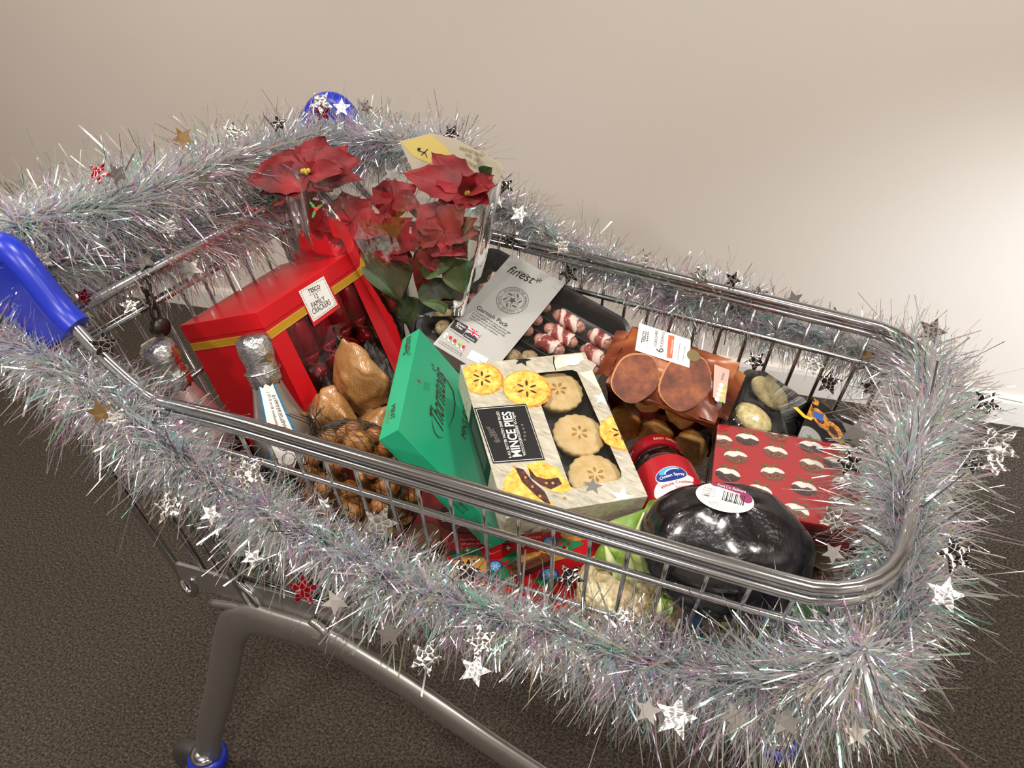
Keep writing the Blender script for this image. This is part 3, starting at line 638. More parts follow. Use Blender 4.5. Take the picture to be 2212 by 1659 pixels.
ring_s = 'DISCOVERING WONDROUS * FESTIVE TASTES * '
for j, ch_ in enumerate(ring_s):
    if ch_ == ' ': continue
    a = 2.75-2*math.pi*j/len(ring_s); txt_uv(pr, fr, ch_, cu+rd*.76*math.cos(a), cv+rd*.76*math.sin(a), 1, h=.0034, rot=a-math.pi/2, lift=.0007)
dec_uv(pr, fr, star(cu, cv, .0068, .2), 1, .0007)
for j in range(6):
    a = j*math.pi/3+.35; dec_uv(pr, fr, ell(cu+.0115*math.cos(a), cv+.0115*math.sin(a), .0042, .0013, 10, rot=a+.8), 1, .0007); dec_uv(pr, fr, strip([(cu+.007*math.cos(a+.3), cv+.007*math.sin(a+.3)), (cu+.010*math.cos(a+.55), cv+.010*math.sin(a+.55)), (cu+.0135*math.cos(a+.5), cv+.0135*math.sin(a+.5))], .0006), 1, .0007)
txt_px(pr, fr, 'Garnish Pack', (1028, 667), (1094, 708), 0, h=.13, lift=.0007)
for j, s_ in enumerate(('* 4 portions of British pork, gourmet sage', '& onion stuffing, 6 stuffing portions', 'made with ricey spiced fruit & brandy', 'and 12 cocktail Pigs in Blankets.')):
    a = (1023-3.2*j, 672+5.0*j); ln_ = (80, 74, 74, 62)[j]; txt_px(pr, fr, s_, a, (a[0]+ln_*.98, a[1]+ln_*.62), 0, shear=.2, lift=.0007)
q = [(984, 690), (1012, 706), (999, 724), (972, 707)]; dec_px(pr, fr, q, 0, .0007); txt_px(pr, fr, 'Gluten', (986, 699.5), (1004, 710.5), 2, lift=.0009); txt_px(pr, fr, 'Free', (984, 706), (997, 714), 2, lift=.0009)
q = [(1012, 706), (1040, 722), (1027, 742), (1000, 726)]; dec_px(pr, fr, q, 0, .0007); q2 = [(1012, 706), (1040, 722), (1033, 733), (1005.5, 717)]; dec_px(pr, fr, q2, 3, .0009)
g = lambda s, t: (q2[0][0]+(q2[1][0]-q2[0][0])*s+(q2[3][0]-q2[0][0])*t, q2[0][1]+(q2[1][1]-q2[0][1])*s+(q2[3][1]-q2[0][1])*t)
for a, b in (((.0, .0), (1, 1)), ((0, 1), (1, 0))): dec_px(pr, fr, strip([g(*a), g(*b)], 3), 2, .0010); dec_px(pr, fr, strip([g(*a), g(*b)], 1.1), 4, .0011)
for a, b in (((.5, 0), (.5, 1)), ((0, .5), (1, .5))): dec_px(pr, fr, strip([g(*a), g(*b)], 5.5), 2, .0012); dec_px(pr, fr, strip([g(*a), g(*b)], 3.2), 4, .0013)
txt_px(pr, fr, 'British Pork', (1004, 726), (1024, 738), 2, lift=.0010)
txt_px(pr, fr, 'Each cooked portion contains', (972, 713), (1013, 741), 0, lift=.0007)
for j in range(5):
    cx, cy = 963+9.3*j, 725+6.6*j; dec_px(pr, fr, ell(cx, cy, 4.4, 7, 14, rot=.5), 2, .0008)
    if j: dec_px(pr, fr, ell(cx+.8, cy-1.5, 3.9, 4.6, 14, rot=.5), 4 if j != 3 else 5, .0010)
    txt_px(pr, fr, '8.9g', (cx-2, cy-.5), (cx+3, cy+2.5), 0, lift=.0012); txt_px(pr, fr, '12%', (cx-3.4, cy+3.2), (cx+1.6, cy+6.2), 0, lift=.0012)
for j in range(2): txt_px(pr, fr, 'of the reference intake. Typical values per 100g', (948-2*j, 736+4*j), (998-2*j, 766+4*j), 0, lift=.0007)
dec_px(pr, fr, [(1019, 756), (1056, 775), (1046, 791), (1008, 774)], 2, .0007); txt_px(pr, fr, '24 DEC', (1034, 781), (1050, 789), 0, lift=.0009); txt_px(pr, fr, 'USE BY', (1041, 772), (1050, 777), 0, lift=.0009)
part('sleeve_print', pr, [MAT['black'], P('dark_grey_ink', '4a4947', .5), MAT['white'], MAT['navy'], MAT['red'], MAT['lime']], gp_)
n = NT('bacon_rasher'); wv = n.node('ShaderNodeTexWave', wave_type='BANDS', bands_direction='X'); wv.inputs['Scale'].default_value = 13; wv.inputs['Distortion'].default_value = 7; wv.inputs['Detail'].default_value = 2; wv.inputs['Detail Scale'].default_value = 1.5; n.link(n.coord('Object'), wv.inputs['Vector'])
n.link(n.ramp(wv.outputs['Fac'], [(.2, '8a3f3c'), (.48, 'b0665f'), (.6, 'dcbdb2'), (.85, 'e8d4ca')]), n.b.inputs['Base Color']); n.b.inputs['Roughness'].default_value = .22; n.bump(n.noise(140, 3), .3, .001); MAT['bacon'] = n.m
n = NT('raw_sausage'); n.link(n.ramp(n.noise(160, 3), [(.35, '8e5a4c'), (.5, 'b98676'), (.7, 'd3a697')]), n.b.inputs['Base Color']); n.b.inputs['Roughness'].default_value = .25; MAT['sausage'] = n.m
MAT['stuffing'] = biscuit('herby_stuffing', '6e5a3a', 'a58f68', 'd0c09a', 160)
ip = Plane(M_ @ V((0, 0, .018)), M_.col[0].to_3d(), M_.col[2].to_3d())
rows = []
for a, b in (((1230, 695), (1213, 725)), ((1213, 725), (1189, 746)), ((1189, 746), (1150, 770))):
    rows.append((ip.uv(*a)[1]+ip.uv(*b)[1])/2)
for y in rows: part('tray_divider', MB().box(M_, (.085, y-.0009, .0), (.214, y+.0009, .015)), MAT['tray'], gp_)
for y in ((ip.uv(1079, 612)[1]+ip.uv(1058, 634)[1])/2, (ip.uv(1058, 634)[1]+ip.uv(1036, 655)[1])/2): part('tray_divider', MB().box(M_, (-.030, y-.0009, .0), (.05, y+.0009, .015)), MAT['tray'], gp_)
def pig(a, b, i, wrap=True, lab='bacon wrapped cocktail sausage in the black garnish tray'):
    A = ip.px(*a, 0); B = ip.px(*b, 0); d = (B-A); L_ = d.length; Mx = axisM(A, d, ip.n); nn = 14
    t_ = thing('bacon_wrapped_sausage', lab, 'sausage', A.lerp(B, .5)-ip.n*.011, 'sausages in the garnish tray')
    r_ = .0105; prof = [(0, -.004), (r_*.55, -.002), (r_*.85, .003), (r_*.95, .009)]+[(r_*(.97+.03*math.sin(q*5+i)), L_*f) for q, f in enumerate((.25, .5, .75))]+[(r_*.95, L_-.009), (r_*.85, L_-.003), (r_*.55, L_+.002), (0, L_+.004)]
    part('sausage', MB().lathe(Mx, prof, nn), MAT['sausage'], t_, smooth=True)
    if wrap:
        w_ = MB(); vs = []; fs = []; k = 10; ph = i*1.3
        for q in range(k+1):
            z = L_*(.16+.66*q/k)
            for j in range(24):
                a_ = 2*math.pi*j/24; rr = r_*1.13+.0008*math.sin(q*2.1+3*a_+ph)+.0008*math.sin(7*a_)*(q % 2); vs.append(Mx @ V((rr*math.cos(a_), rr*math.sin(a_), z+.004*math.sin(a_+ph)+.0012*math.sin(4*a_+q))))
        for q in range(k):
            for j in range(24): fs.append((q*24+j, q*24+(j+1) % 24, (q+1)*24+(j+1) % 24, (q+1)*24+j))
        w_.add(vs, fs); me = w_.mesh('rasher', True); o = part('bacon_rasher', me, MAT['bacon'], t_)
for i, (a, b) in enumerate((((1200, 677), (1258, 711)), ((1181, 706), (1242, 743)), ((1160, 729), (1214, 760)), ((1275, 720), (1322, 749)), ((1259, 753), (1312, 786)), ((1246, 781), (1290, 808)))): pig(a, b, i)
for i, (a, b) in enumerate((((1059, 600), (1100, 625)), ((1036, 621), (1080, 648)), ((1013, 643), (1060, 668)), ((1164, 654), (1184, 667)), ((1146, 682), (1166, 695)), ((1126, 706), (1146, 718)))): pig(a, b, i+9, i < 3, 'pale cocktail sausage peeping out from under the silver sleeve')
for i, (a, b, r_) in enumerate(((986, 672, .0140), (958, 706, .0132), (1108, 768, .0125), (1143, 772, .0135))):
    p = ip.px(a, b, -.003); me = MB().sphere(T(*p), r_, r_, r_*.9, 22, 14, fn=lambda d: 1+.12*noise.noise(d*3.5+V((i*3, 0, 0)))+.06*noise.noise(d*9)).mesh('s', True)
    solo('stuffing_ball', me, MAT['stuffing'], p-ip.n*r_, 'herby stuffing ball in the corner of the garnish tray', 'stuffing', 'stuffing balls in the garnish tray')

# ------------------------------------------------------------------ napkin pack
o_, R_, D_ = (.4901, -.1062, .8897), ((.9758, -.2063, .072), (.2, .976, .0866), (-.0881, -.0702, .9936)), (.1638, .1662, .03)
M_, cs = extent(o_, R_, D_); W_, H_, Z_ = D_
nk = thing('napkin_pack', 'pack of red paper napkins printed with smiling Christmas puddings, lying behind the red cabbage', 'napkins', base_of(cs))
MAT['napred'] = P('red_napkin_paper', 'b21422', .6, 0, .04, 200); MAT['napside'] = P('folded_napkin_edge', '8f4a3c', .7, 0, .25, 260)
NL = 10
for i in range(NL):
    e = .0008*math.sin(i*2.7); z0 = Z_*i/NL
    part('napkin', MB().prism(M_, rrect(e, e*.7, W_+e*.8, H_+e, .004, 2), z0+.0002, z0+Z_/NL-.0006), MAT['napred'] if i % 3 else MAT['napside'], nk) if i < NL-1 else part('napkin', MB().prism(M_, rrect(0, 0, W_, H_, .004, 2), z0, Z_), MAT['napred'], nk)
fr = Plane(M_ @ V((0, 0, Z_)), M_.col[0].to_3d(), M_.col[2].to_3d()); pr = MB()
def inb(pts): return [(min(max(u, .0003), W_-.0003), min(max(v, .0003), H_-.0003)) for u, v in pts]
def pudding(a, b, dark, rot, sm=True):
    u, v = fr.uv(a, b); r_ = .0142; c_, s_ = math.cos(rot), math.sin(rot)
    def X(pts): return inb([(u+x*r_*c_-y*r_*s_, v+x*r_*s_+y*r_*c_) for x, y in pts])
    dec_uv(pr, fr, X(ell(0, 0, 1, .92, 26)), 2 if dark else 1, .0004)
    cap = [(math.cos(t), .92*math.sin(t)) for t in np.linspace(.02, math.pi-.02, 14)]+[(-.97, .12), (-.75, .28), (-.5, .16), (-.25, -.02), (0, .08), (.25, .28), (.5, .18), (.78, .02), (.97, .1)]
    dec_uv(pr, fr, X(cap), 0, .0006)
    rr = random.Random(int(a*7+b))
    for q in range(9): x, y = rr.uniform(-.7, .7), rr.uniform(-.75, -.3); dec_uv(pr, fr, X(ell(x, y, .035, .035, 5)), 5 if q % 3 else 4, .0006)
    if not dark:
        for q in (-1, 1): dec_uv(pr, fr, X(ell(q*.32, -.28, .09, .1, 8)), 6, .0007); dec_uv(pr, fr, X(ell(q*.56, -.42, .12, .07, 8)), 4, .0006)
        dec_uv(pr, fr, X(strip([(-.16, -.42), (0, -.52), (.16, -.42)], .05)), 6, .0007)
    for q, ang in ((1, 1.0), (-1, 2.25)):
        lf = [(0, 0), (.22, .2), (.45, .12), (.6, .24), (.85, .12), (1.05, .0), (.85, -.12), (.6, -.22), (.45, -.12), (.22, -.2)]
        dec_uv(pr, fr, X([(.02*q+x*1.0*math.cos(ang)-y*1.0*math.sin(ang), .86+x*1.0*math.sin(ang)*.62+y*math.cos(ang)) for x, y in lf]), 3, .0008)
    for q in (-.1, .1, 0): dec_uv(pr, fr, X(ell(q, .86+.1*(q == 0), .09, .09, 8)), 4, .0009)
for a, b, d_, r_ in ((1614, 950, 1, .0), (1678, 940, 0, 0), (1752, 966, 1, 0), (1819, 970, 0, 0), (1557, 952, 0, .1), (1590, 988, 0, .25), (1675, 978, 0, -.1), (1753, 1006, 0, -.15), (1804, 1002, 1, -.3), (1572, 1026, 1, -.1), (1670, 1024, 0, .25), (1737, 1056, 1, -.1), (1826, 1046, 1, .2), (1640, 1063, 0, -.2), (1719, 1105, 0, -.35), (1817, 1090, 0, -.3), (1800, 1142, 0, 0), (1850, 1010, 0, .2)): pudding(a, b, d_, r_)
part('napkin_print', pr, [MAT['white'], P('pudding_brown_print', '7a4a33', .5), MAT['dkbrown'], MAT['holly'], MAT['red'], MAT['cream'], MAT['black']], nk)
wf = MB(); wf.box(M_, (-.0012, -.0012, -.001), (W_+.0012, H_+.0012, Z_+.0016)); part('wrapper', wf, MAT['film'], nk, bevel=.001)

# ------------------------------------------------------------------ yorkshire pudding pack
o_ = (0.2859, 0.1348, 0.816); R_ = ((.9838, .0943, .1522), (.003, .8412, -.5408), (-.179, .5325, .8273)); D_ = (.1494, .0889, .1445)
M_, cs = extent(o_, R_, D_); W_, H_, Z_ = D_
yk = thing('yorkshire_pudding_pack', 'brown printed bag of Yorkshire puddings with a clear front, behind the cranberry jar', 'food pack', base_of(cs))
n = NT('pudding_photo_print'); n.link(n.ramp(n.noise(14, 3, .55), [(.3, '3a160c'), (.48, '74341a'), (.6, '96502a'), (.78, 'b87a4a')]), n.b.inputs['Base Color']); n.b.inputs['Roughness'].default_value = .3; n.bump(n.noise(30, 2), .4, .003); MAT['yprint'] = n.m
def sheet(mb, grid, m=0):
    r_, c_ = len(grid), len(grid[0]); mb.add([p for row in grid for p in row], [(i*c_+j, i*c_+j+1, (i+1)*c_+j+1, (i+1)*c_+j) for i in range(r_-1) for j in range(c_-1)], m)
def pillow(u, v): return max(0, (1-(2*u-1)**4)*(1-(2*v-1)**4))
def yface(f, N=18, bul=.012, cr=.0035):
    return [[f(u, v, bul*pillow(u, v)+cr*noise.noise(V((u*6, v*6, bul*99)))) for u in np.linspace(0, 1, N)] for v in np.linspace(0, 1, N)]
pm = MB()
sheet(pm, yface(lambda u, v, h: M_ @ V((u*W_, v*H_, Z_+h))))
sheet(pm, yface(lambda u, v, h: M_ @ V((-h, (1-u)*H_, v*Z_)), bul=.006)); sheet(pm, yface(lambda u, v, h: M_ @ V((W_+h, u*H_, v*Z_)), bul=.006)); sheet(pm, yface(lambda u, v, h: M_ @ V(((1-u)*W_, H_+h, v*Z_)), bul=.006)); sheet(pm, yface(lambda u, v, h: M_ @ V((u*W_, (1-v)*H_, -h*.3)), bul=.004))
sheet(pm, yface(lambda u, v, h: M_ @ V((u*W_, -h, Z_*(1-.20*v*(1-.6*math.sin(u*3.14)))-.0)), bul=.004)[::-1])
part('printed_bag', pm, MAT['yprint'], yk, smooth=True)
cm = MB(); sheet(cm, yface(lambda u, v, h: M_ @ V((u*W_, -h-.010-.052*(1-v), v*Z_)), bul=.008)); part('clear_front', cm, MAT['film'], yk, smooth=True)
for s_ in (0, 1):   # crimped gathers at the bag ends
    fm = MB(); sheet(fm, [[M_ @ V(((W_+.006*q) if s_ else -.010*q, H_*(.1+.8*v)+.003*math.sin(v*19+q), Z_*(1.0-.05*q)+.003*math.sin(v*23))) for v in np.linspace(0, 1, 16)] for q in range(3)]); part('bag_fin', fm, MAT['yprint'], yk, smooth=True)
fr = Plane(M_ @ V((0, 0, Z_+.0135)), M_.col[0].to_3d(), M_.col[2].to_3d()); pr = MB()
dec_px(pr, fr, [(1381, 698), (1492, 735), (1489, 795), (1372, 757)], 0, .0008)
dec_px(pr, fr, [(1444, 724), (1457, 727), (1452, 775), (1440, 773)], 2, .0012)
txt_px(pr, fr, 'TESCO', (1393, 742), (1397, 717), 1, h=.3, bold=.02, lift=.0014)
for j in range(5): dec_px(pr, fr, [(1396+j*.6, 739-j*4.5), (1400+j*.6, 737-j*4.5), (1400+j*.6, 735-j*4.5), (1396+j*.6, 737-j*4.5)], 1, .0014)
txt_px(pr, fr, 'YORKSHIRE', (1419, 750), (1422, 715), 1, h=.17, lift=.0014); txt_px(pr, fr, 'PUDDINGS', (1432, 751), (1436, 718), 1, h=.18, lift=.0014); txt_px(pr, fr, '6', (1432, 763), (1434, 754), 1, lift=.0014)
txt_px(pr, fr, 'BAKED & CRISP', (1451, 765), (1455, 735), 0, lift=.0014); txt_px(pr, fr, 'Golden baked puddings', (1465, 778), (1470, 742), 1, shear=.2, lift=.0014); txt_px(pr, fr, 'in a light, crisp batter', (1476, 782), (1481, 748), 1, shear=.2, lift=.0014)
dec_px(pr, fr, ell(1498, 769, 15, 12, 18, rot=.5), 3, .0010)
dec_px(pr, fr, [(1543, 787), (1576, 800), (1566, 872), (1540, 858)], 4, .0007)
for j in range(4): dec_px(pr, fr, ell(1549+j*3.2, 855-j*10+8, 6, 4.5, 12, rot=.8), 0, .0010); dec_px(pr, fr, ell(1557+j*3, 858-j*10+8, 4, 3.6, 10), (5, 6, 6, 5)[j], .0012)
txt_px(pr, fr, '29 DEC', (1561, 822), (1566, 806), 1, lift=.0011)
part('pack_label', pr, [MAT['white'], MAT['black'], MAT['orange'], P('olive_gold_print', '6b5a2a', .4), P('pale_pink_print', 'c9a193', .4), MAT['lime'], MAT['yellow']], yk)
pr = MB()   # big pudding pictures
for a, b, ru, rv in ((1372, 815, .030, .036), (1480, 825, .032, .040)):
    u, v = fr.uv(a, b); dec_uv(pr, fr, ell(u, v, ru, rv, 30, wob=.03, k=5), 0, .0003); dec_uv(pr, fr, ell(u+.0012, v-.0008, ru*.96, rv*.97, 30, wob=.03, k=5), 1, .0004)
part('pudding_picture', pr, [P('crust_highlight_print', 'b5763f', .5), biscuit('crust_print', '401c0d', '6e3418', '99582e', 38)], yk)
MAT['yorkshire'] = biscuit('baked_batter', 'a8651f', 'dda04c', 'f2c882', 40)
for i, (x, y, z, r_) in enumerate(((.0255, -.010, .038, .035), (.0745, -.014, .034, .036), (.1235, -.010, .037, .035), (.050, .022, .098, .033), (.100, .020, .096, .033))):
    c_ = M_ @ V((x, y, z)); me = MB().sphere(axisM(c_, M_ @ V((x, y-1, z+.5))-c_, M_.col[0].to_3d()), r_*.69, r_*.9, r_*.66, 26, 16, fn=lambda d: 1+.16*noise.noise(d*2.2+V((i*5, 1, 0)))-(.35*max(0, d.z-.35))).mesh('p', True)
    solo('yorkshire_pudding', me, MAT['yorkshire'], c_-V((0, 0, r_)), 'golden brown Yorkshire pudding inside the clear-fronted bag', 'pudding', 'Yorkshire puddings in the bag')

# ------------------------------------------------------------------ stuffed shell tray
o_ = (0.442, 0.0718, 0.8779); R_ = ((.8742, .0489, .4831), (.0115, .9925, -.1214), (-.4854, .1117, .8671)); D_ = (.1715, .1315, .026)
M_, cs = extent(o_, R_, D_); M_ = M_ @ T(0, 0, .001); W_, H_, Z_ = D_
st = thing('stuffed_shell_pack', 'clear-lidded black tray with two crumbed shells and a black picture sleeve behind the napkins', 'food pack', base_of(cs))
tb = MB(); loft(tb, M_, trayloops(0, 0, W_, H_, Z_, .02, .02), 0, True, True); part('tray', tb, MAT['tray'], st, auto=50)
tf = MB(); loft(tf, M_, [(rrect(.004, .004, W_*.58, H_-.004, .02), Z_+.001), (rrect(.010, .010, W_*.57, H_-.010, .018), Z_+.0135)], 0, False, True); part('clear_lid', tf, MAT['film'], st, smooth=True)
sl_ = MB(); x0 = W_*.56; sl_.add([M_ @ V(p) for x in (x0, W_-.001) for p in ((x, -.001, -.001), (x, -.001, Z_+.014), (x, H_+.001, Z_+.014), (x, H_+.001, -.001))], [(0, 4, 5, 1), (1, 5, 6, 2), (2, 6, 7, 3), (3, 7, 4, 0)]); part('card_sleeve', sl_, MAT['blackcard'], st)
fr = Plane(M_ @ V((0, 0, Z_+.014)), M_.col[0].to_3d(), M_.col[2].to_3d()); pr = MB()
def inS(pts): return [(min(max(u, x0+.0005), W_-.0015), min(max(v, .0), H_)) for u, v in pts]
MAT['gratin'] = biscuit('printed_gratin', '7a3a10', 'c9832a', 'ecc26a', 200)
for a, b, r_ in ((1738, 877, .016), (1772, 905, .016), (1803, 934, .016), (1756, 862, .010)):
    u, v = fr.uv(a, b); dec_uv(pr, fr, inS(ell(u, v, r_*1.1, r_*.75, 20, wob=.06, k=7, rot=-.6)), 0, .0005); dec_uv(pr, fr, inS(ell(u-.002, v-.001, r_*.6, r_*.35, 14, rot=-.6)), 3, .0007)
dec_px(pr, fr, [(1712, 880), (1735, 902), (1752, 909), (1757, 903), (1740, 898), (1722, 880)], 1, .0006)
dec_px(pr, fr, [(1758, 888), (1779, 897), (1776, 912), (1756, 901)], 2, .0009)
dec_uv(pr, fr, inS([fr.uv(*p) for p in ((1700, 905), (1722, 925), (1770, 960), (1700, 960), (1680, 930))]), 4, .0005)
u, v = fr.uv(1748, 946)
dec_uv(pr, fr, inS(ell(u, v, .0185, n=30)), 5, .0007); dec_uv(pr, fr, inS(ell(u, v, .0175, n=30)), 4, .0008); dec_uv(pr, fr, inS(ell(u, v, .0125, n=30)), 5, .0009); dec_uv(pr, fr, inS(ell(u, v, .012, n=30)), 4, .0010); dec_uv(pr, fr, inS(star(u, v, .006)), 5, .0011)
part('sleeve_print', pr, [MAT['gratin'], MAT['yellow'], P('blue_ribbon_print', '3f63b0', .4), MAT['filling'], MAT['greycard'], MAT['gray']], st)
MAT['crumb'] = biscuit('pale_crumb_topping', 'b9a469', 'd8c78e', 'efe6c4', 150)
ip = Plane(M_ @ V((0, 0, Z_-.002)), M_.col[0].to_3d(), M_.col[2].to_3d())
for i, ((a, b), (c0, d0), rr) in enumerate((((1628, 817), (1698, 882), .0205), ((1592, 877), (1664, 932), .0205))):
    A, B = ip.px(a, b, 0), ip.px(c0, d0, 0); cc = A.lerp(B, .5); L_ = (B-A).length/2
    t_ = thing('stuffed_shell', ('oval crumb-topped shell at the far end of the clear-lidded tray', 'oval crumb-topped shell next to the napkins in the clear-lidded tray')[i], 'food', cc-ip.n*.01, 'stuffed shells in the clear-lidded tray')
    part('crumb_topping', MB().sphere(axisM(cc, ip.n, B-A), L_, rr, .012, 32, 18, fn=lambda d: 1+.05*noise.noise(d*6)+.04*noise.noise(d*14+V((i, 0, 0)))), MAT['crumb'], t_, smooth=True)
    part('shell', MB().lathe(axisM(cc-ip.n*.004, ip.n, B-A) @ Matrix.Diagonal((L_*1.06/.02, rr*1.06/.02, 1, 1)), [(.016, -.008), (.0198, 0), (.02, .003), (.019, .003)], 28), MAT['film'], t_, smooth=True)
# ------------------------------------------------------------------ cranberry jar
def along(px, py, dist): return CAM+ray(px, py).normalized()*dist
JT, JB = along(1410, 984, 1.075), along(1472, 1116, .985); ax_ = (JT-JB).normalized(); JL = (JT-JB).length
Jc = CAM-(JB+JT)/2; Jx = (Jc-ax_*Jc.dot(ax_)).normalized(); MJ = axisM(JB, ax_, Jx); JR = .0385
jr = thing('cranberry_jar', 'glass jar of dark cranberry sauce with red lid and label, between the pies and napkins', 'jar', JB-V((0, 0, .03)))
MAT['sauce'] = P('dark_cranberry_glass', '1c0608', .06, 0, .2, 40, coat=1.0); MAT['jarred'] = P('red_paper_label', 'a5121f', .4, 0, .05); MAT['lidred'] = P('red_metal_lid', '9d1220', .3, .3, .05)
part('glass_body', MB().lathe(MJ, [(0, 0), (.034, 0), (JR, .006), (JR, JL*.60), (JR*.99, JL*.66), (JR*.93, JL*.70), (JR*.93, JL*.73), (JR*.87, JL*.745), (JR*.9, JL*.76), (JR*.84, JL*.79), (JR*.84, JL*.9)], 40), MAT['sauce'], jr, smooth=True)
part('lid', MB().lathe(MJ, [(JR*.86, JL*.83), (JR*.9, JL*.835), (JR*.9, JL*.975), (JR*.87, JL*.995), (JR*.8, JL), (0, JL*.99)], 40), MAT['lidred'], jr, auto=40)
def cyl(mb, pts, fs, r, m=0): mb.add([MJ @ V((r*math.cos(u/JR), r*math.sin(u/JR), v)) for u, v in pts], fs, m)
def cylpoly(mb, pts, r, m=0):
    """polygon wrapped on the jar: fan of narrow bands"""
    us = [u for u, v in pts]; n_ = 44; u0, u1 = min(us), max(us); 
    vs = []; fs = []
    for i in range(n_+1):
        u = u0+(u1-u0)*(i+.0001)/(n_+.0002); hits = []
        for q in range(len(pts)):
            (a, b), (c_, d_) = pts[q], pts[(q+1) % len(pts)]
            if (a-u)*(c_-u) <= 0 and a != c_: hits.append(b+(d_-b)*(u-a)/(c_-a))
        if not hits: hits = [pts[us.index(u0 if i == 0 else u1)][1]]
        vs += [(u, min(hits)), (u, max(hits))]
    for i in range(n_): fs.append((2*i, 2*i+2, 2*i+3, 2*i+1))
    cyl(mb, vs, fs, r, m)
pr = MB(); lh = JL*.60
def U(a, b):  # photo pixel on the jar surface -> (u, v)
    d = ray(a, b).normalized(); p = CAM-JB; dd = d-ax_*d.dot(ax_); pp = p-ax_*p.dot(ax_)
    A, B, C = dd.dot(dd), 2*dd.dot(pp), pp.dot(pp)-JR*JR; disc = max(0, B*B-4*A*C); q = (MJ.inverted() @ (CAM+d*((-B-math.sqrt(disc))/(2*A))))
    return (math.atan2(q.y, q.x)*JR, q.z)
cylpoly(pr, [(-.095, .004), (.095, .004), (.095, lh*.97), (-.095, lh*.97)], JR+.0003, 0)
ou, ov = U(1450, 1024)
def jell(du, dv, rx, ry, rot, n_=28): return [(ou+du+rx*math.cos(t)*math.cos(rot)-ry*math.sin(t)*math.sin(rot), ov+dv+rx*math.cos(t)*math.sin(rot)+ry*math.sin(t)*math.cos(rot)) for t in np.linspace(0, 2*math.pi, n_, endpoint=False)]
cylpoly(pr, jell(.004, -.021, .033, .0205, 0), JR+.0005, 1)
cylpoly(pr, jell(0, 0, .0195, .0135, .05), JR+.0007, 1); cylpoly(pr, jell(0, 0, .0185, .0125, .05), JR+.0009, 2); cylpoly(pr, jell(-.001, .006, .0125, .0058, .1), JR+.0011, 3); cylpoly(pr, jell(.001, .0042, .0085, .004, .25), JR+.0012, 1); cylpoly(pr, jell(.002, .003, .0082, .0038, .25), JR+.0013, 2)
def jtxt(s, du, dv, w, m, h=None, bold=0, r=.0016):
    vs, fs = text2d(s, w=w, h=h, align='C', bold=bold); cyl(pr, [(ou+du+x, ov+dv+y) for x, y in vs], fs, JR+r, m)
jtxt('Ocean Spray', 0, -.0055, .029, 1, .0052, .015); jtxt('Whole Cranberry', .003, -.020, .041, 0, .0052, .012); jtxt('Sauce', .004, -.0275, .013, 0)
for a, b in ((.027, -.013), (.029, -.008), (-.016, -.036), (.024, -.019)): cylpoly(pr, jell(a, b, .0042, .0042, 0, 14), JR+.0014, 4)
for a in (-.019, .034): cylpoly(pr, jell(a+.006, -.035, .003, .0012, .5, 10), JR+.0013, 5)
part('label', pr, [MAT['jarred'], MAT['white'], MAT['navy'], MAT['sky'], P('cranberry_print', 'c01525', .3), MAT['green']], jr)
pr = MB()
for k_, s_ in ((-.040, 'EASY OPEN'), (.028, 'EASY OPEN')):
    vs, fs = text2d(s_, w=.034, align='C'); pr.add([MJ @ V(((JR*.9+.0006)*math.cos((x+k_)/JR), (JR*.9+.0006)*math.sin((x+k_)/JR), y+JL*.88)) for x, y in vs], fs)
part('lid_print', pr, P('gold_lid_print', 'd8b48a', .4), jr)

# ------------------------------------------------------------------ red cabbage
cc = V((.5260, -.171, .9235)); 
mx = ray(1600, 1150)-ray(1520, 1125); mx = (mx-_f*mx.dot(_f)).normalized()
MC = axisM(cc, _u*.8-_f*.6, mx)
cb = thing('red_cabbage', 'dark red cabbage shrink-wrapped in film with an oval white label, by the near basket side', 'cabbage', cc-V((0, 0, .064)))
n = NT('dark_purple_cabbage'); n.link(n.ramp(n.noise(16, 4, .6), [(.3, '050406'), (.5, '0d090f'), (.68, '20141e'), (.85, '121917')]), n.b.inputs['Base Color']); n.b.inputs['Roughness'].default_value = .30; n.b.inputs['Coat Weight'].default_value = .6; n.b.inputs['Coat Roughness'].default_value = .16; n.bump(n.noise(17, 5), .9, .014); MAT['cabbage'] = n.m
CR = (.083, .066, .0645)
def cabf(d): 
    a = math.atan2(d.y, d.x*.7); return 1+.018*math.sin(5*a+3*d.z)+.022*noise.noise(d*2.3)+.012*noise.noise(d*6)+.02*abs(math.sin(3.2*d.x+1.7*d.y))
part('cabbage_head', MB().sphere(MC, *CR, 48, 32, fn=cabf), MAT['cabbage'], cb, smooth=True)
lf = MB()
for q, (a0, a1) in enumerate(((.2, 1.5), (2.1, 3.3), (4.0, 5.2))):
    g = []
    for i in range(9):
        row = []
        for j in range(13):
            ph = a0+(a1-a0)*j/12; th = .25+1.5*i/8+.12*math.sin(j*.9); d = V((math.sin(th)*math.cos(ph), math.sin(th)*math.sin(ph), math.cos(th))); k = cabf(d)*(1.012+.010*(1-abs(j-6)/6)); row.append(MC @ V((d.x*CR[0]*k, d.y*CR[1]*k, d.z*CR[2]*k)))
        g.append(row)
    lq = MB(); sheet(lq, g); part('outer_leaf', lq, MAT['cabbage'], cb, smooth=True)
part('shrink_film', MB().sphere(MC, *(r*1.045 for r in CR), 40, 26, fn=lambda d: cabf(d)*(1+.008*noise.noise(d*13))), film('shrink_film_clear', (.96, .96, .97), .05, .14), cb, smooth=True)
MCi = MC.inverted()
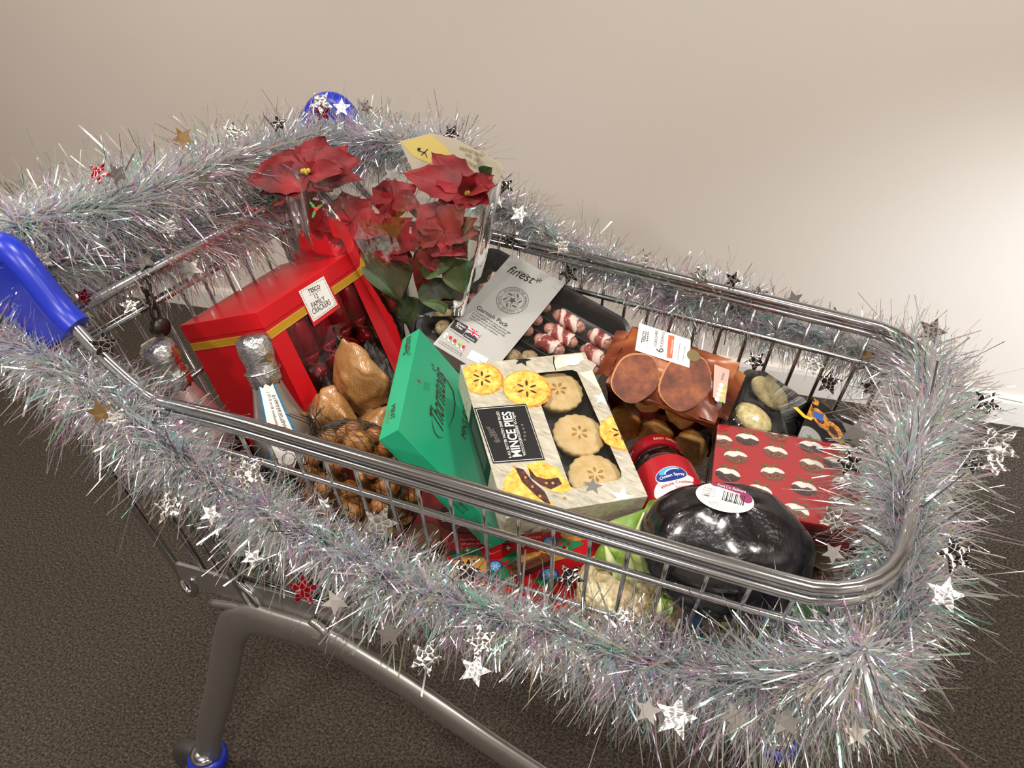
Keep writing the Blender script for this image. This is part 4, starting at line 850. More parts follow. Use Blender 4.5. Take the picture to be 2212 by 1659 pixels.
def cabhit(a, b, lift):
    o = MCi @ CAM; d = (MCi @ (CAM+ray(a, b)))-o; S_ = V([r*1.07 for r in CR]); o2 = V((o.x/S_.x, o.y/S_.y, o.z/S_.z)); d2 = V((d.x/S_.x, d.y/S_.y, d.z/S_.z))
    A, B, C = d2.dot(d2), 2*o2.dot(d2), o2.dot(o2)-1; t = (-B-math.sqrt(max(0, B*B-4*A*C)))/(2*A); p = o+d*t
    n_ = V((p.x/S_.x**2, p.y/S_.y**2, p.z/S_.z**2)).normalized(); return MC @ (p+n_*lift)
def cabpoly(mb, pts, m, lift):
    cx = sum(p[0] for p in pts)/len(pts); cy = sum(p[1] for p in pts)/len(pts); vs = [cabhit(cx, cy, lift)]; n_ = len(pts); fs = []
    for k in (.33, .66, 1): vs += [cabhit(cx+(a-cx)*k, cy+(b-cy)*k, lift) for a, b in pts]
    for j in range(n_): fs.append((0, 1+(j+1) % n_, 1+j))
    for q in range(2):
        for j in range(n_): fs.append((1+q*n_+j, 1+q*n_+(j+1) % n_, 1+(q+1)*n_+(j+1) % n_, 1+(q+1)*n_+j))
    mb.add(vs, fs, m)
def cabtxt(mb, s, a, b, m, lift=.0014, h=None):
    w_ = math.hypot(b[0]-a[0], b[1]-a[1]); x = ((b[0]-a[0])/w_, (b[1]-a[1])/w_); y = (x[1], -x[0]); vs, fs = text2d(s, w=w_, h=h); mb.add([cabhit(a[0]+u*x[0]+v*y[0], a[1]+u*x[1]+v*y[1], lift) for u, v in vs], fs, m)
pr = MB(); rot = .23
cabpoly(pr, ell(1566, 1077, 64, 29, 34, rot=rot), 0, .0007)
cabpoly(pr, [p for p in ell(1566, 1077, 64, 29, 60, rot=rot) if p[1] < 1050+.30*(p[0]-1545)]+[(1610, 1072), (1590, 1066), (1565, 1057), (1540, 1050)], 1, .0010); cabpoly(pr, ell(1611, 1078, 15, 9, 16, rot=.5), 1, .0011)
cabtxt(pr, 'Food Co. Redmere', (1550, 1052), (1610, 1068), 0)
x = 0
for j, wb in enumerate((2, 1, 3, 1, 2, 2, 1, 3, 2, 1, 1, 2, 3)):
    a = 1564+j*3.6; b = 1062+j*.95; cabpoly(pr, [(a, b), (a+wb*.8, b+wb*.2), (a+wb*.8-5, b+wb*.2+20), (a-5, b+20)], 2, .0012)
for j in range(4): cabtxt(pr, 'Red cabbage class 1', (1521-1.5*j, 1056+5*j), (1549-1.5*j, 1062+5*j), 2)
cabtxt(pr, '347', (1521, 1073), (1531, 1076), 2); cabtxt(pr, '4 052711 6534 2', (1558, 1082), (1606, 1095), 2)
for j in range(4): cabtxt(pr, 'Produced and packed in the UK. Store in a cool place', (1526+4*j, 1083+4.2*j), (1588+2*j, 1099+4.2*j), 2)
part('label', pr, [MAT['white'], P('plum_label_print', '8a2a5c', .4), MAT['black']], cb)

# ------------------------------------------------------------------ cauliflower
n = NT('cauliflower_curd'); vo = n.node('ShaderNodeTexVoronoi'); vo.inputs['Scale'].default_value = 190; n.link(n.coord(), vo.inputs['Vector']); n.link(n.ramp(n.noise(40, 3), [(.3, 'd8bd8a'), (.55, 'e8d6ab'), (.8, 'f2e8cc')]), n.b.inputs['Base Color']); n.b.inputs['Roughness'].default_value = .6; iv = n.node('ShaderNodeMath', operation='SUBTRACT'); iv.inputs[0].default_value = 1; n.link(vo.outputs['Distance'], iv.inputs[1]); n.bump(iv.outputs[0], .8, .003); MAT['curd'] = n.m
n = NT('cauliflower_leaf'); n.link(n.ramp(n.noise(22, 4), [(.3, '4f7a24'), (.5, '8fae4c'), (.7, 'c3d088')]), n.b.inputs['Base Color']); n.b.inputs['Roughness'].default_value = .4; n.bump(n.noise(60, 3), .4, .002); MAT['cleaf'] = n.m
MAT['rib'] = P('pale_leaf_rib', 'd8dfa6', .4)
kc = V((.428, -.176, .818)); kf = thing('cauliflower', 'cream cauliflower with pale green leaves beneath the red cabbage', 'cauliflower', kc-V((0, 0, .06)))
def vor(p):
    c, d_ = noise.voronoi(p)[0:2]; return c[0]
cm = MB().sphere(T(*kc), .062, .06, .056, 96, 64, fn=lambda d: 1+.09*(.45-vor(d*3.2))+.035*(.4-vor(d*9)))
part('curd', cm, MAT['curd'], kf, smooth=True)
def leafmesh(mb, base, tip, nrm, width, curl=.2, fold=.25, N=12, Mw=7, point=1.0, wave=.0, m=0, toothed=0, seed=0):
    """pointed leaf blade from base to tip"""
    base, tip = V(base), V(tip); ax = tip-base; L_ = ax.length; ax.normalize(); nrm = V(nrm); nrm = (nrm-ax*nrm.dot(ax)).normalized(); sd = ax.cross(nrm); g = []
    for i in range(N+1):
        t = i/N; wdt = width*(math.sin(math.pi*min(1, t**.72))**(.75+.35*point))*(1-.15*t*point) if 0 < t < 1 else 0
        if toothed: wdt *= 1+toothed*(.5 if i % 3 == 0 else -.3)
        row = []
        for j in range(-Mw, Mw+1):
            s = j/Mw; h = -curl*L_*(t**2)+fold*wdt*abs(s)+wave*math.sin(t*9+seed+s*2)*width*abs(s)
            row.append(base+ax*(L_*t)+sd*(s*wdt)+nrm*h)
        g.append(row)
    sheet(mb, g, m)
for i, (a, b, bx, by, dy, dt, w_) in enumerate(((1350, 1240, 1400, 1080, -.16, -.125, .042), (1375, 1258, 1350, 1172, -.213, -.195, .022), (1300, 1290, 1322, 1185, -.185, -.15, .03), (1330, 1230, 1305, 1165, -.19, -.17, .022), (1426, 1322, 1428, 1282, -.228, -.228, .013), (1310, 1330, 1275, 1235, -.20, -.19, .02))):
    lb = MB(); B0 = bp(a, b, 1, dy); T0 = bp(bx, by, 1, dt); leafmesh(lb, B0, T0, (B0-kc).normalized()*.6+V((0, -.6, .5)), w_, .12, .25, wave=.3, seed=i)
    lo_ = part('leaf', lb, MAT['cleaf'], kf, smooth=True); part('leaf_rib', MB().tube([B0+V((0, -.004, .003)), B0.lerp(T0, .4)+V((0, -.004, .003)), B0.lerp(T0, .85)+V((0, -.002, 0))], [.006, .0045, .001], 8), MAT['rib'], lo_, smooth=True)

# ------------------------------------------------------------------ biscuit box lying on the basket floor
BZ = .772; Mb = T(.234, -.110, 0) @ Matrix.Rotation(.12, 4, 'Z')
bb = thing('biscuit_box', 'flat red Christmas biscuit box with printed biscuits lying on the basket floor', 'box', (.234, -.110, .682))
part('carton', MB().box(Mb, (-.165, -.092, .682), (.125, .098, BZ)), MAT['redcard'], bb, bevel=.001)
fr = Plane((.234, -.110, BZ), Mb.col[0].to_3d(), (0, 0, 1)); pr = MB()
for p in (((965, 1195), (1030, 1180), (1050, 1210), (1000, 1225)), ((1080, 1210), (1110, 1190), (1140, 1205), (1110, 1230)), ((1040, 1240), (1090, 1220), (1110, 1260), (1075, 1275)), ((1190, 1170), (1230, 1160), (1262, 1175), (1225, 1195)), ((1150, 1255), (1190, 1235), (1215, 1250), (1180, 1275)), ((900, 1230), (930, 1210), (960, 1225), (920, 1250))): dec_px(pr, fr, p, 0, .0005)
for a, b in ((1030, 1245), (1095, 1215), (1160, 1190), (1210, 1175), (975, 1215)):
    for q in range(3): dec_px(pr, fr, ell(a+q*9, b+(q % 2)*8, 5, 4, 10), 7 if q else 6, .0007)
def snow(a, b, r):
    dec_px(pr, fr, ell(a, b, r*1.25, r, 20), 1, .0008); dec_px(pr, fr, ell(a, b, r*1.05, r*.82, 20), 8, .0009)
    for q in range(3): t = q*math.pi/3; dec_px(pr, fr, strip([(a-r*.8*math.cos(t), b-r*.6*math.sin(t)), (a+r*.8*math.cos(t), b+r*.6*math.sin(t))], 1.6), 2, .0011)
snow(1070, 1224, 13); snow(1188, 1172, 13); snow(1187, 1243, 16)
dec_px(pr, fr, ell(1014, 1222, 39, 22, 26, rot=-.1), 3, .0008); dec_px(pr, fr, ell(1015, 1231, 34, 14, 24, rot=-.1), 2, .0006); dec_px(pr, fr, ell(1016, 1236, 36, 16, 24, rot=-.1), 3, .0005)
for a, b in ((1000, 1216), (1024, 1213)): dec_px(pr, fr, ell(a, b, 3.5, 2.6, 8), 5, .0010)
dec_px(pr, fr, strip([(1003, 1226), (1013, 1230), (1024, 1225)], 1.6), 5, .0010)
dec_px(pr, fr, [(1116, 1202), (1178, 1187), (1226, 1182), (1230, 1205), (1180, 1218), (1122, 1228)], 3, .0007)
for j in range(6): dec_px(pr, fr, strip([(1122+j*18, 1206-j*4), (1132+j*18, 1219-j*4)], 2.5), 9, .0009)
dec_px(pr, fr, [(1097, 1228), (1180, 1195), (1196, 1208), (1192, 1216), (1112, 1252), (1098, 1238)], 4, .0010); dec_px(pr, fr, [(1100, 1240), (1112, 1253), (1195, 1217), (1196, 1208), (1112, 1244)], 5, .0011)
txt_px(pr, fr, 'BOURBON', (1120, 1236), (1168, 1213), 5, h=.2, lift=.0013)
for j in range(8): dec_px(pr, fr, ell(1108+j*11, 1231-j*4.3, 1.3, 1.0, 6), 5, .0013)
dec_px(pr, fr, ell(1245, 1155, 34, 14, 24), 10, .0007); dec_px(pr, fr, [(905, 1200), (955, 1165), (965, 1190), (915, 1215)], 3, .0007); dec_px(pr, fr, ell(940, 1218, 14, 11, 14), 9, .0007)
txt_px(pr, fr, '10 family favourites for Christmas', (978, 1169), (1168, 1163), 2, h=.035, shear=.2, lift=.0009); txt_px(pr, fr, 'them all in one box!', (996, 1178), (1110, 1174), 2, h=.05, shear=.2, lift=.0009)
dec_px(pr, fr, ell(1005, 1118, 62, 34, 30), 11, .0007); txt_px(pr, fr, "Fox's", (955, 1128), (1050, 1120), 2, h=.3, bold=.03, shear=.2, lift=.0011)
for a, b in ((1098, 1185), (1054, 1197), (1130, 1180), (1160, 1182), (1010, 1190)): dec_px(pr, fr, star(a, b, 7, .2, 4, .3), 2, .0009)
part('lid_print', pr, [MAT['hollygreen'], MAT['navy'], MAT['white'], P('biscuit_print', 'd39a4c', .4, 0, .2, 80), P('chocolate_biscuit_print', '8a4a2e', .4, 0, .2, 90), MAT['dkbrown'], MAT['red'], P('dark_red_print', '8e1420', .4), MAT['sky'], MAT['yellow'], MAT['pieedge'], P('deep_red_print', '7d1018', .4)], bb)
pr = MB(); fs_ = Plane(Mb @ V((-.165, -.092, .70)), Mb.col[0].to_3d(), Mb.col[1].to_3d()*-1)
for j in range(6): dec_uv(pr, fs_, ell(.03+.045*j, .035+.01*(j % 2), .014, .011, 16), j % 3, .0006)
part('side_print', pr, [P('biscuit_side_print', 'c98f45', .4), MAT['hollygreen'], MAT['white']], bb)

# ------------------------------------------------------------------ prosecco bottles
MAT['glassdk'] = P('dark_green_bottle_glass', '0c120c', .07, 0, .1, 20, coat=1.0); n = NT('crumpled_silver_foil'); n.b.inputs['Base Color'].default_value = (.72, .72, .73, 1); n.b.inputs['Metallic'].default_value = 1; n.b.inputs['Roughness'].default_value = .22; n.bump(n.noise(90, 3), .8, .004); MAT['foil'] = n.m
MAT['neckfoil'] = P('smooth_silver_foil', 'b3b2b0', .32, .85, .05); MAT['pink'] = P('rose_foil', 'c9a8a8', .3, .7, .1)
def bottle(top, bot, label, wrap, strip_on=True, lab_face=None):
    top, bot = V(top), V(bot); ax = top-bot; L_ = ax.length; sc = L_/.318; f_ = CAM-(top+bot)/2
    Mx = axisM(bot, ax, f_) @ Matrix.Scale(sc, 4)
    t_ = thing('prosecco_bottle', label, 'bottle', bot)
    part('glass', MB().lathe(Mx, [(0, .004), (.034, 0), (.0435, .006), (.0438, .14), (.042, .17), (.034, .205), (.024, .235), (.018, .258)], 36), MAT['glassdk'], t_, smooth=True)
    part('neck_foil', MB().lathe(Mx, [(.0425, .166), (.0345, .2055), (.0246, .2353), (.0185, .259), (.0172, .272), (.0172, .280)], 32), wrap, t_, smooth=True)
    fp = [(.0176, .262), (.0186, .270), (.0192, .280), (.0180, .287), (.0178, .292), (.0194, .298), (.0204, .306), (.0203, .314), (.0190, .320), (.0150, .3245), (.008, .3265), (0, .327)]
    cf = MB(); cf.lathe(Matrix(), fp, 40)
    cf.v = [tuple(Mx @ V((x*q, y*q, z))) for x, y, z in cf.v for q in (1+.035*noise.noise(V((x*170, y*170, z*110)))+.02*math.sin(11*math.atan2(y, x)+z*90)*(z < .315),)]
    part('cork_foil', cf, MAT['foil'], t_, smooth=True)
    wr = [Mx @ V((.0202*math.cos(a), .0202*math.sin(a), .2815)) for a in np.linspace(0, 2*math.pi, 20, endpoint=False)]
    part('foil_collar', MB().tube(wr, .0015*sc, 6, closed=True), MAT['foil'], t_, smooth=True)
    pr = MB()
    def cy(pts_fs, m, r): mbv, fs = pts_fs; pr.add([Mx @ V((r(v)*math.cos(u/.02), r(v)*math.sin(u/.02), v)) for u, v in mbv], fs, m)
    rn = lambda v: np.interp(v, [.166, .2055, .2353, .259, .272], [.0425, .0345, .0246, .0185, .0172])+.0006
    if strip_on:
        def band(a0, a1, m, e, z0=.17, z1=.27):
            vs = []; fs = []
            for i in range(15):
                z = z0+(z1-z0)*i/14
                for a in (a0, (a0+a1)/2, a1): rr = rn(z)+e; vs.append(Mx @ V((rr*math.cos(a), rr*math.sin(a), z)))
            for i in range(14): fs += [(3*i, 3*i+1, 3*i+4, 3*i+3), (3*i+1, 3*i+2, 3*i+5, 3*i+4)]
            pr.add(vs, fs, m)
        band(-.62, .46, 2, 0); band(-.50, .34, 0, .0003)
        for s_, h0, off, hh in (('AWBL059599916', .212, .06, .0042), ('Valdobbiadene Brut 0.75 L', .212, -.16, .0032)):
            vs, fs = text2d(s_, h=hh)
            pr.add([Mx @ V(((rn(h0+x)+.0007)*math.cos(off+y/rn(h0+x)), (rn(h0+x)+.0007)*math.sin(off+y/rn(h0+x)), h0+x)) for x, y in vs], fs, 1)
        for hc in (.2, .182):
            for (k0, k1, mi) in ((.0075, .0068, 1),):
                for q in range(16):
                    a, b = 2*math.pi*q/16, 2*math.pi*(q+1)/16; pr.add([Mx @ V(((rn(hc+k*math.cos(t))+.0007)*math.cos(-.08+k*math.sin(t)/rn(hc)), (rn(hc+k*math.cos(t))+.0007)*math.sin(-.08+k*math.sin(t)/rn(hc)), hc+k*math.cos(t))) for k, t in ((k0, a), (k0, b), (k1, b), (k1, a))], [(0, 1, 2, 3)], mi)
        vs, fs = text2d('DOC', h=.005, align='C'); pr.add([Mx @ V(((rn(.2+x)+.0008)*math.cos(-.14+y/.03), (rn(.2+x)+.0008)*math.sin(-.14+y/.03), .2+x)) for x, y in vs], fs, 1)
    vs = []; fs = []
    for i in range(15):
        a = -1.15+2.3*i/14
        for z in (.035, .125): vs.append(Mx @ V((.0443*math.cos(a), .0443*math.sin(a), z)))
    fs = [(2*i, 2*i+2, 2*i+3, 2*i+1) for i in range(14)]; pr.add(vs, fs, 3)
    vs, fs = text2d('PROSECCO', w=.058, align='C'); pr.add([Mx @ V((.0447*math.cos(x/.0443), .0447*math.sin(x/.0443), .068+y)) for x, y in vs], fs, 1)
    for q in range(12):
        a = -1.0+.18*q; dz = .095+.012*math.sin(q*2.2); v2 = ell(a, dz, .045, .004, 8); pr.add([Mx @ V((.0446*math.cos(u), .0446*math.sin(u), v)) for u, v in v2], [tuple(range(8))], 4)
    part('bottle_label', pr, [MAT['white'], MAT['black'], P('teal_blue_print', '1f6f96', .4), P('grey_paper_label', 'b9b8ba', .6), MAT['gray']], t_)
BT1, BB1 = bp(546, 736, 2, 1.026), V((-.014, -.193, .684))
bottle(BT1, BB1, 'prosecco bottle with silver foil neck and blue-edged strip, standing before the red cracker box', MAT['neckfoil'])
bottle(bp(338, 752, 2, 1.03), (-.127, -.190, .684), 'dark prosecco bottle with rose foil neck in the rear corner, half hidden by tinsel', MAT['pink'], False)
# ------------------------------------------------------------------ hessian-print bag
n = NT('hessian_print_film'); mp_ = n.node('ShaderNodeMapping'); mp_.inputs['Rotation'].default_value = (.4, .5, .3); n.link(n.coord(), mp_.inputs['Vector'])
ck = n.node('ShaderNodeTexChecker'); ck.inputs['Scale'].default_value = 520; n.link(mp_.outputs[0], ck.inputs['Vector']); nz = n.noise(25, 3)
mx_ = n.node('ShaderNodeMix', data_type='RGBA'); mx_.inputs[0].default_value = .5; n.link(n.ramp(nz, [(.3, '7a4f2a'), (.55, '9c6e3f'), (.75, 'b98e5c')]), mx_.inputs[6]); n.link(ck.outputs['Color'], mx_.inputs[7]); ck.inputs['Color1'].default_value = srgb('b98c58'); ck.inputs['Color2'].default_value = srgb('8a5f35')
n.link(mx_.outputs[2], n.b.inputs['Base Color']); n.b.inputs['Roughness'].default_value = .35; n.b.inputs['Coat Weight'].default_value = .45; n.b.inputs['Coat Roughness'].default_value = .12; n.bump(n.noise(55, 4), .6, .004); MAT['hessian'] = n.m
bm_ = MB()
def hull(pts):
    b_ = bmesh.new()
    for p in pts: b_.verts.new(p)
    bmesh.ops.convex_hull(b_, input=b_.verts); b_.verts.index_update(); bm_.add([v.co for v in b_.verts], [[v.index for v in f_.verts] for f_ in b_.faces]); b_.free()
for yf, yb, out in ((-.105, -.045, ((738, 728), (762, 738), (800, 775), (838, 815), (842, 870), (800, 900), (765, 905), (728, 872), (722, 830), (718, 772))), (-.150, -.085, ((652, 945), (650, 915), (668, 868), (695, 840), (722, 832), (752, 870), (776, 908), (772, 950), (700, 975))), (-.125, -.07, ((775, 900), (845, 872), (842, 930), (800, 970), (770, 960)))):
    cx = sum(p[0] for p in out)/len(out); cy = sum(p[1] for p in out)/len(out); ym = (yf+yb)/2
    hull([bp(a, b, 1, ym+random.uniform(-.008, .008)) for a, b in out]+[bp(cx+(a-cx)*random.uniform(.3, .7), cy+(b-cy)*random.uniform(.3, .7), 1, yf+random.uniform(0, .012)) for a, b in out[::2]]+[bp(cx+(a-cx)*.5, cy+(b-cy)*.5, 1, yb) for a, b in out[::2]])
me = remesh(bm_, .0028, 3, 'bag', disp=lambda p: .0035*noise.noise(p*45)+.010*max(0, .2-abs(noise.noise(p*15+V((3, 1, 2)))))-.012*max(0, .15-abs(noise.noise(p*24+V((9, 4, 7))))))
_bn = V((.9545, .0254, .2970)); _bo = V((-.0062, -.1198, .7356))   # the bag lies flat against the window of the cracker box
for v in me.vertices:
    dd = (v.co-_bo).dot(_bn)
    if dd < .0015: v.co += _bn*(.0015-dd)
    ab = (BT1-BB1); tt = max(0, min(1, (v.co-BB1).dot(ab)/ab.dot(ab))); rv = v.co-(BB1+ab*tt); rb_ = ab.length/.318*np.interp(tt*.318, [0, .15, .17, .205, .235, .26, .318], [.044, .044, .0425, .035, .025, .0195, .0205])+.001
    if rv.length < rb_: v.co += rv.normalized()*float(rb_-rv.length)    # and yields to the bottle beside it
hb = thing('hessian_bag', 'crumpled plastic bag with hessian sacking print, wedged between cracker box and nuts', 'bag', bp(745, 930, 1, -.11)-V((0, 0, .04)))
part('bag_body', me, MAT['hessian'], hb)
tw = MB(); leafmesh(tw, bp(752, 762, 1, -.068), bp(729, 724, 1, -.06), (0, -1, .3), .014, .1, .4, wave=.5); part('bag_corner', tw, MAT['cello'], hb, smooth=True)
tw = MB(); leafmesh(tw, bp(690, 900, 1, -.16), bp(655, 900, 1, -.15), (0, -1, .3), .02, .1, .4, wave=.5); part('bag_seam', tw, MAT['film'], hb, smooth=True)

# ------------------------------------------------------------------ nuts in a net bag
NC = V((.066, -.179, .870)); NR = V((.083, .064, .086))
def nutmat(name, a, b, c, sc): n = NT(name); n.link(n.ramp(n.noise(sc, 4, .6), [(.3, a), (.5, b), (.72, c)]), n.b.inputs['Base Color']); n.b.inputs['Roughness'].default_value = .42; n.bump(n.noise(sc*1.6, 4), .7, .002); return n.m
NM = {'walnut': nutmat('walnut_shell', '5a3414', '99662f', 'bd8a4c', 120), 'almond': nutmat('almond_shell', '7c4a1c', 'b57f42', 'd2a266', 260), 'hazelnut': nutmat('hazelnut_shell', '6a3210', '9c5a24', 'c4864a', 40), 'brazil_nut': nutmat('brazil_shell', '331c0e', '5c3a22', '7f5a38', 70)}
nutmesh = {}
def wal(d): return 1+.05*noise.noise(d*5)+.05*abs(noise.noise(d*9))+.05*max(0, 1-abs(d.x)*9)
nutmesh['walnut'] = MB().sphere(Matrix(), .0165, .0155, .0195, 26, 18, fn=wal).mesh('walnut', True)
nutmesh['almond'] = MB().sphere(Matrix(), .0115, .0085, .0185, 20, 14, fn=lambda d: 1-.18*max(0, d.z)**2+.03*noise.noise(d*8)).mesh('almond', True)
nutmesh['hazelnut'] = MB().sphere(Matrix(), .0105, .0105, .0112, 20, 14, fn=lambda d: 1+.10*max(0, d.z)**6).mesh('hazelnut', True)
nutmesh['brazil_nut'] = MB().sphere(Matrix(), .012, .0095, .021, 18, 12, fn=lambda d: 1+.10*abs(math.sin(1.5*math.atan2(d.y, d.x)))+.04*noise.noise(d*5)).mesh('brazil_nut', True)
for k_ in nutmesh: nutmesh[k_].materials.append(NM[k_])
NL_ = {'walnut': 'wrinkled round walnut in the black net bag', 'almond': 'pale pointed almond in its shell in the black net bag', 'hazelnut': 'small glossy round hazelnut in the black net bag', 'brazil_nut': 'dark three-sided brazil nut in the black net bag'}
placed = []; rn_ = random.Random(5); tries = 0
rad = {'walnut': .0178, 'almond': .0145, 'hazelnut': .0108, 'brazil_nut': .0185}
while len(placed) < 62 and tries < 60000:
    tries += 1; d = V((rn_.gauss(0, 1), rn_.gauss(0, 1), rn_.gauss(0, 1))).normalized()
    if tries < 9000 and d.dot((CAM-NC).normalized()) < -.35: continue
    kd = rn_.choices(['walnut', 'almond', 'hazelnut', 'brazil_nut'], [8, 4, 2, 2] if tries < 1500 else [1, 3, 6, 2])[0]; r_ = rad[kd]; s = rn_.choice([1, 1, 1, .72] if tries < 9000 else [1, .75, .5, .3])
    p = NC+V((d.x*(NR.x*s-r_), d.y*(NR.y*s-r_), d.z*(NR.z*s-r_)))
    if all((p-q).length > (r_+rq)*.98 for q, rq in placed):
        placed.append((p, r_)); o = bpy.data.objects.new(kd, nutmesh[kd]); col.objects.link(o); o.location = p; o.rotation_euler = (rn_.uniform(0, 6), rn_.uniform(0, 6), rn_.uniform(0, 6)); tag(o, NL_[kd], 'nut', 'mixed nuts in the net bag')
MAT['net'] = P('black_net_thread', '16120e', .5, 0, .05)
nb = thing('nut_net_bag', 'black netting bag stretched over mixed nuts by the near basket side', 'net bag', NC-V((0, 0, NR.z)))
nm = MB()
Mn = axisM(NC, (-.5, -.1, .85), (1, 0, .3))
for sgn in (1, -1):
    for k in range(30):
        pts = []
        for i in range(34):
            t = i/33; th = .10+2.9*t; ph = 2*math.pi*k/30+sgn*1.9*t; d = V((math.sin(th)*math.cos(ph), math.sin(th)*math.sin(ph), math.cos(th))); q = Mn.to_3x3() @ d
            wob = 1.012+.008*noise.noise(q*6); pts.append(NC+V((q.x*NR.x*wob, q.y*NR.y*wob, q.z*NR.z*wob)))
        nm.tube(pts, .00042, 4, caps=False)
part('netting', nm, MAT['net'], nb, kind='stuff')
tuft = MB(); tq = NC+(Mn.to_3x3() @ V((0, 0, 1)))*.088
for k in range(12): tuft.tube([tq+V((rn_.uniform(-.01, .01), rn_.uniform(-.01, .01), -.006)), tq+V((rn_.uniform(-.008, .008), rn_.uniform(-.008, .008), .012)), tq+V((rn_.uniform(-.03, .01), rn_.uniform(-.02, .02), .03))], .0005, 4)
part('net_tuft', tuft, MAT['net'], nb, kind='stuff')

# ------------------------------------------------------------------ small things low in the basket
pj = V((.172, -.203, .772)); t_ = thing('chutney_jar', 'small dark glass jar with a pinkish label under the tilted green box', 'jar', pj)
Mq = axisM(pj, (.06, -.03, 1)) @ Matrix.Scale(.8, 4); part('glass_body', MB().lathe(Mq, [(0, 0), (.026, 0), (.03, .005), (.03, .06), (.024, .072), (.024, .078)], 28), P('brown_chutney_glass', '3a2014', .1, 0, .2, 40, coat=1), t_, smooth=True); part('label', MB().lathe(Mq, [(.0304, .012), (.0304, .05)], 28, closed=True), P('pinkish_paper_label', '9a7468', .5), t_, smooth=True); part('lid', MB().lathe(Mq, [(.0255, .076), (.0265, .078), (.0265, .09), (.0245, .092), (0, .092)], 28), P('brown_lid', '4a2c1c', .4), t_, auto=40)
solo('chocolate_box', MB().box(T(.085, .145, .0) @ Matrix.Rotation(.06, 4, 'Z'), (-.062, -.055, .683), (.075, .055, .815)), MAT['purple'], (.085, .145, .683), 'dark purple card box underneath the garnish tray', 'box', bevel=.001)
t_ = thing('food_tub', 'black plastic food tub under the stack of red napkins', 'tub', (.535, .03, .684))
tb = MB(); loft(tb, T(.535, .025, 0), [(rrect(-.046, -.036, .046, .036, .012), .684), (rrect(-.053, -.042, .053, .042, .014), .835)], 0, True, False); part('tub_body', tb, MAT['tray'], t_, auto=50)
tb = MB(); loft(tb, T(.535, .025, 0), [(rrect(-.056, -.045, .056, .045, .016), .833), (rrect(-.056, -.045, .056, .045, .016), .845), (rrect(-.048, -.038, .048, .038, .014), .853)], 0, True, True); part('tub_lid', tb, MAT['tray'], t_, auto=50)
pc = bp(1812, 1240, 2, .79); pc = V((.616, -.012, .684)); t_ = thing('spice_tube', 'clear plastic tube with a grey cap standing at the front end of the basket', 'tube', pc)
part('clear_tube', MB().lathe(T(*pc), [(0, .001), (.018, 0), (.02, .003), (.02, .12)], 24), MAT['cello'], t_, smooth=True); part('tube_cap', MB().lathe(T(*pc), [(.0205, .115), (.0205, .15), (.018, .153), (0, .153)], 24), P('grey_brown_cap', '9a8672', .35), t_, auto=40); part('tube_contents', MB().lathe(T(*pc), [(0, .004), (.0175, .004), (.0175, .07), (0, .072)], 20), P('brown_spice', '6a4a36', .8, 0, .3, 300), t_, smooth=True)
# bag of sprouts
sc_ = V((.566, -.088, .728)); t_ = thing('sprout_bag', 'clear bag of green vegetables with printed green panel and flag, under the cabbage', 'bag', (sc_.x, sc_.y, .684))
Ms = T(sc_.x, sc_.y, .684) @ Matrix.Rotation(.12, 4, 'Z')
g_ = MB(); sheet(g_, [[Ms @ V((-.062+.124*u, -.042+.084*v, .054*pillow(u, v)**.5+.004*noise.noise(V((u*5, v*5, 2))))) for u in np.linspace(0, 1, 22)] for v in np.linspace(0, 1, 18)]); part('bag_film', g_, MAT['film'], t_, smooth=True)
fr = Plane(Ms @ V((0, 0, .056)), Ms.col[0].to_3d(), (0, -.25, 1)); pr = MB()
dec_px(pr, fr, [(1712, 1300), (1745, 1290), (1780, 1300), (1790, 1375), (1715, 1375), (1705, 1330)], 0, .0005); dec_px(pr, fr, strip([(1718, 1370), (1712, 1330), (1725, 1305), (1745, 1297)], 2), 1, .0007); dec_px(pr, fr, strip([(1708, 1370), (1704, 1330), (1716, 1304)], 2), 1, .0007)
txt_px(pr, fr, 'Sprouts', (1752, 1362), (1786, 1370), 1, lift=.0009); dec_px(pr, fr, [(1782, 1296), (1800, 1302), (1826, 1370), (1800, 1376)], 2, .0006)
dec_px(pr, fr, [(1804, 1304), (1846, 1320), (1856, 1372), (1828, 1372)], 3, .0006); dec_px(pr, fr, strip([(1806, 1308), (1852, 1370)], 6), 1, .0008); dec_px(pr, fr, strip([(1806, 1308), (1852, 1370)], 3), 2, .0010)
part('bag_print', pr, [P('leaf_green_print', '5f9a66', .4), MAT['white'], MAT['red'], MAT['navy']], t_)
MAT['sprout'] = biscuit('sprout_leaf', '6f8a2a', 'a3b54c', 'd3d98e', 60)
for i, (u, v, h_) in enumerate(((-.041, -.017, .016), (-.038, .017, .016), (-.007, -.019, .016), (-.004, .016, .016), (.027, -.018, .016), (.030, .016, .016), (.011, -.001, .036))):
    p = Ms @ V((u, v, h_)); solo('brussels_sprout', MB().sphere(T(*p), .0155, .0155, .0150, 20, 14, fn=lambda d: 1+.05*math.sin(4*math.atan2(d.y, d.x)+3*d.z)+.03*noise.noise(d*4)).mesh('s', True), MAT['sprout'], p-V((0, 0, .0155)), 'pale green sprout inside the clear vegetable bag', 'sprout', 'sprouts in the clear bag')
lp_ = bp(1752, 1535, 2, .705); lp_ = V((.580, -.158, .703)); solo('bread_roll', MB().sphere(T(*lp_), .036, .026, .025, 28, 18, fn=lambda d: 1+.10*noise.noise(d*3)+.05*noise.noise(d*9)).mesh('r', True), biscuit('brown_crust', '6a3510', 'a8601f', 'cf8f45', 110), lp_-V((0, 0, .026)), 'brown crusty bread roll at the front of the basket floor', 'bread')
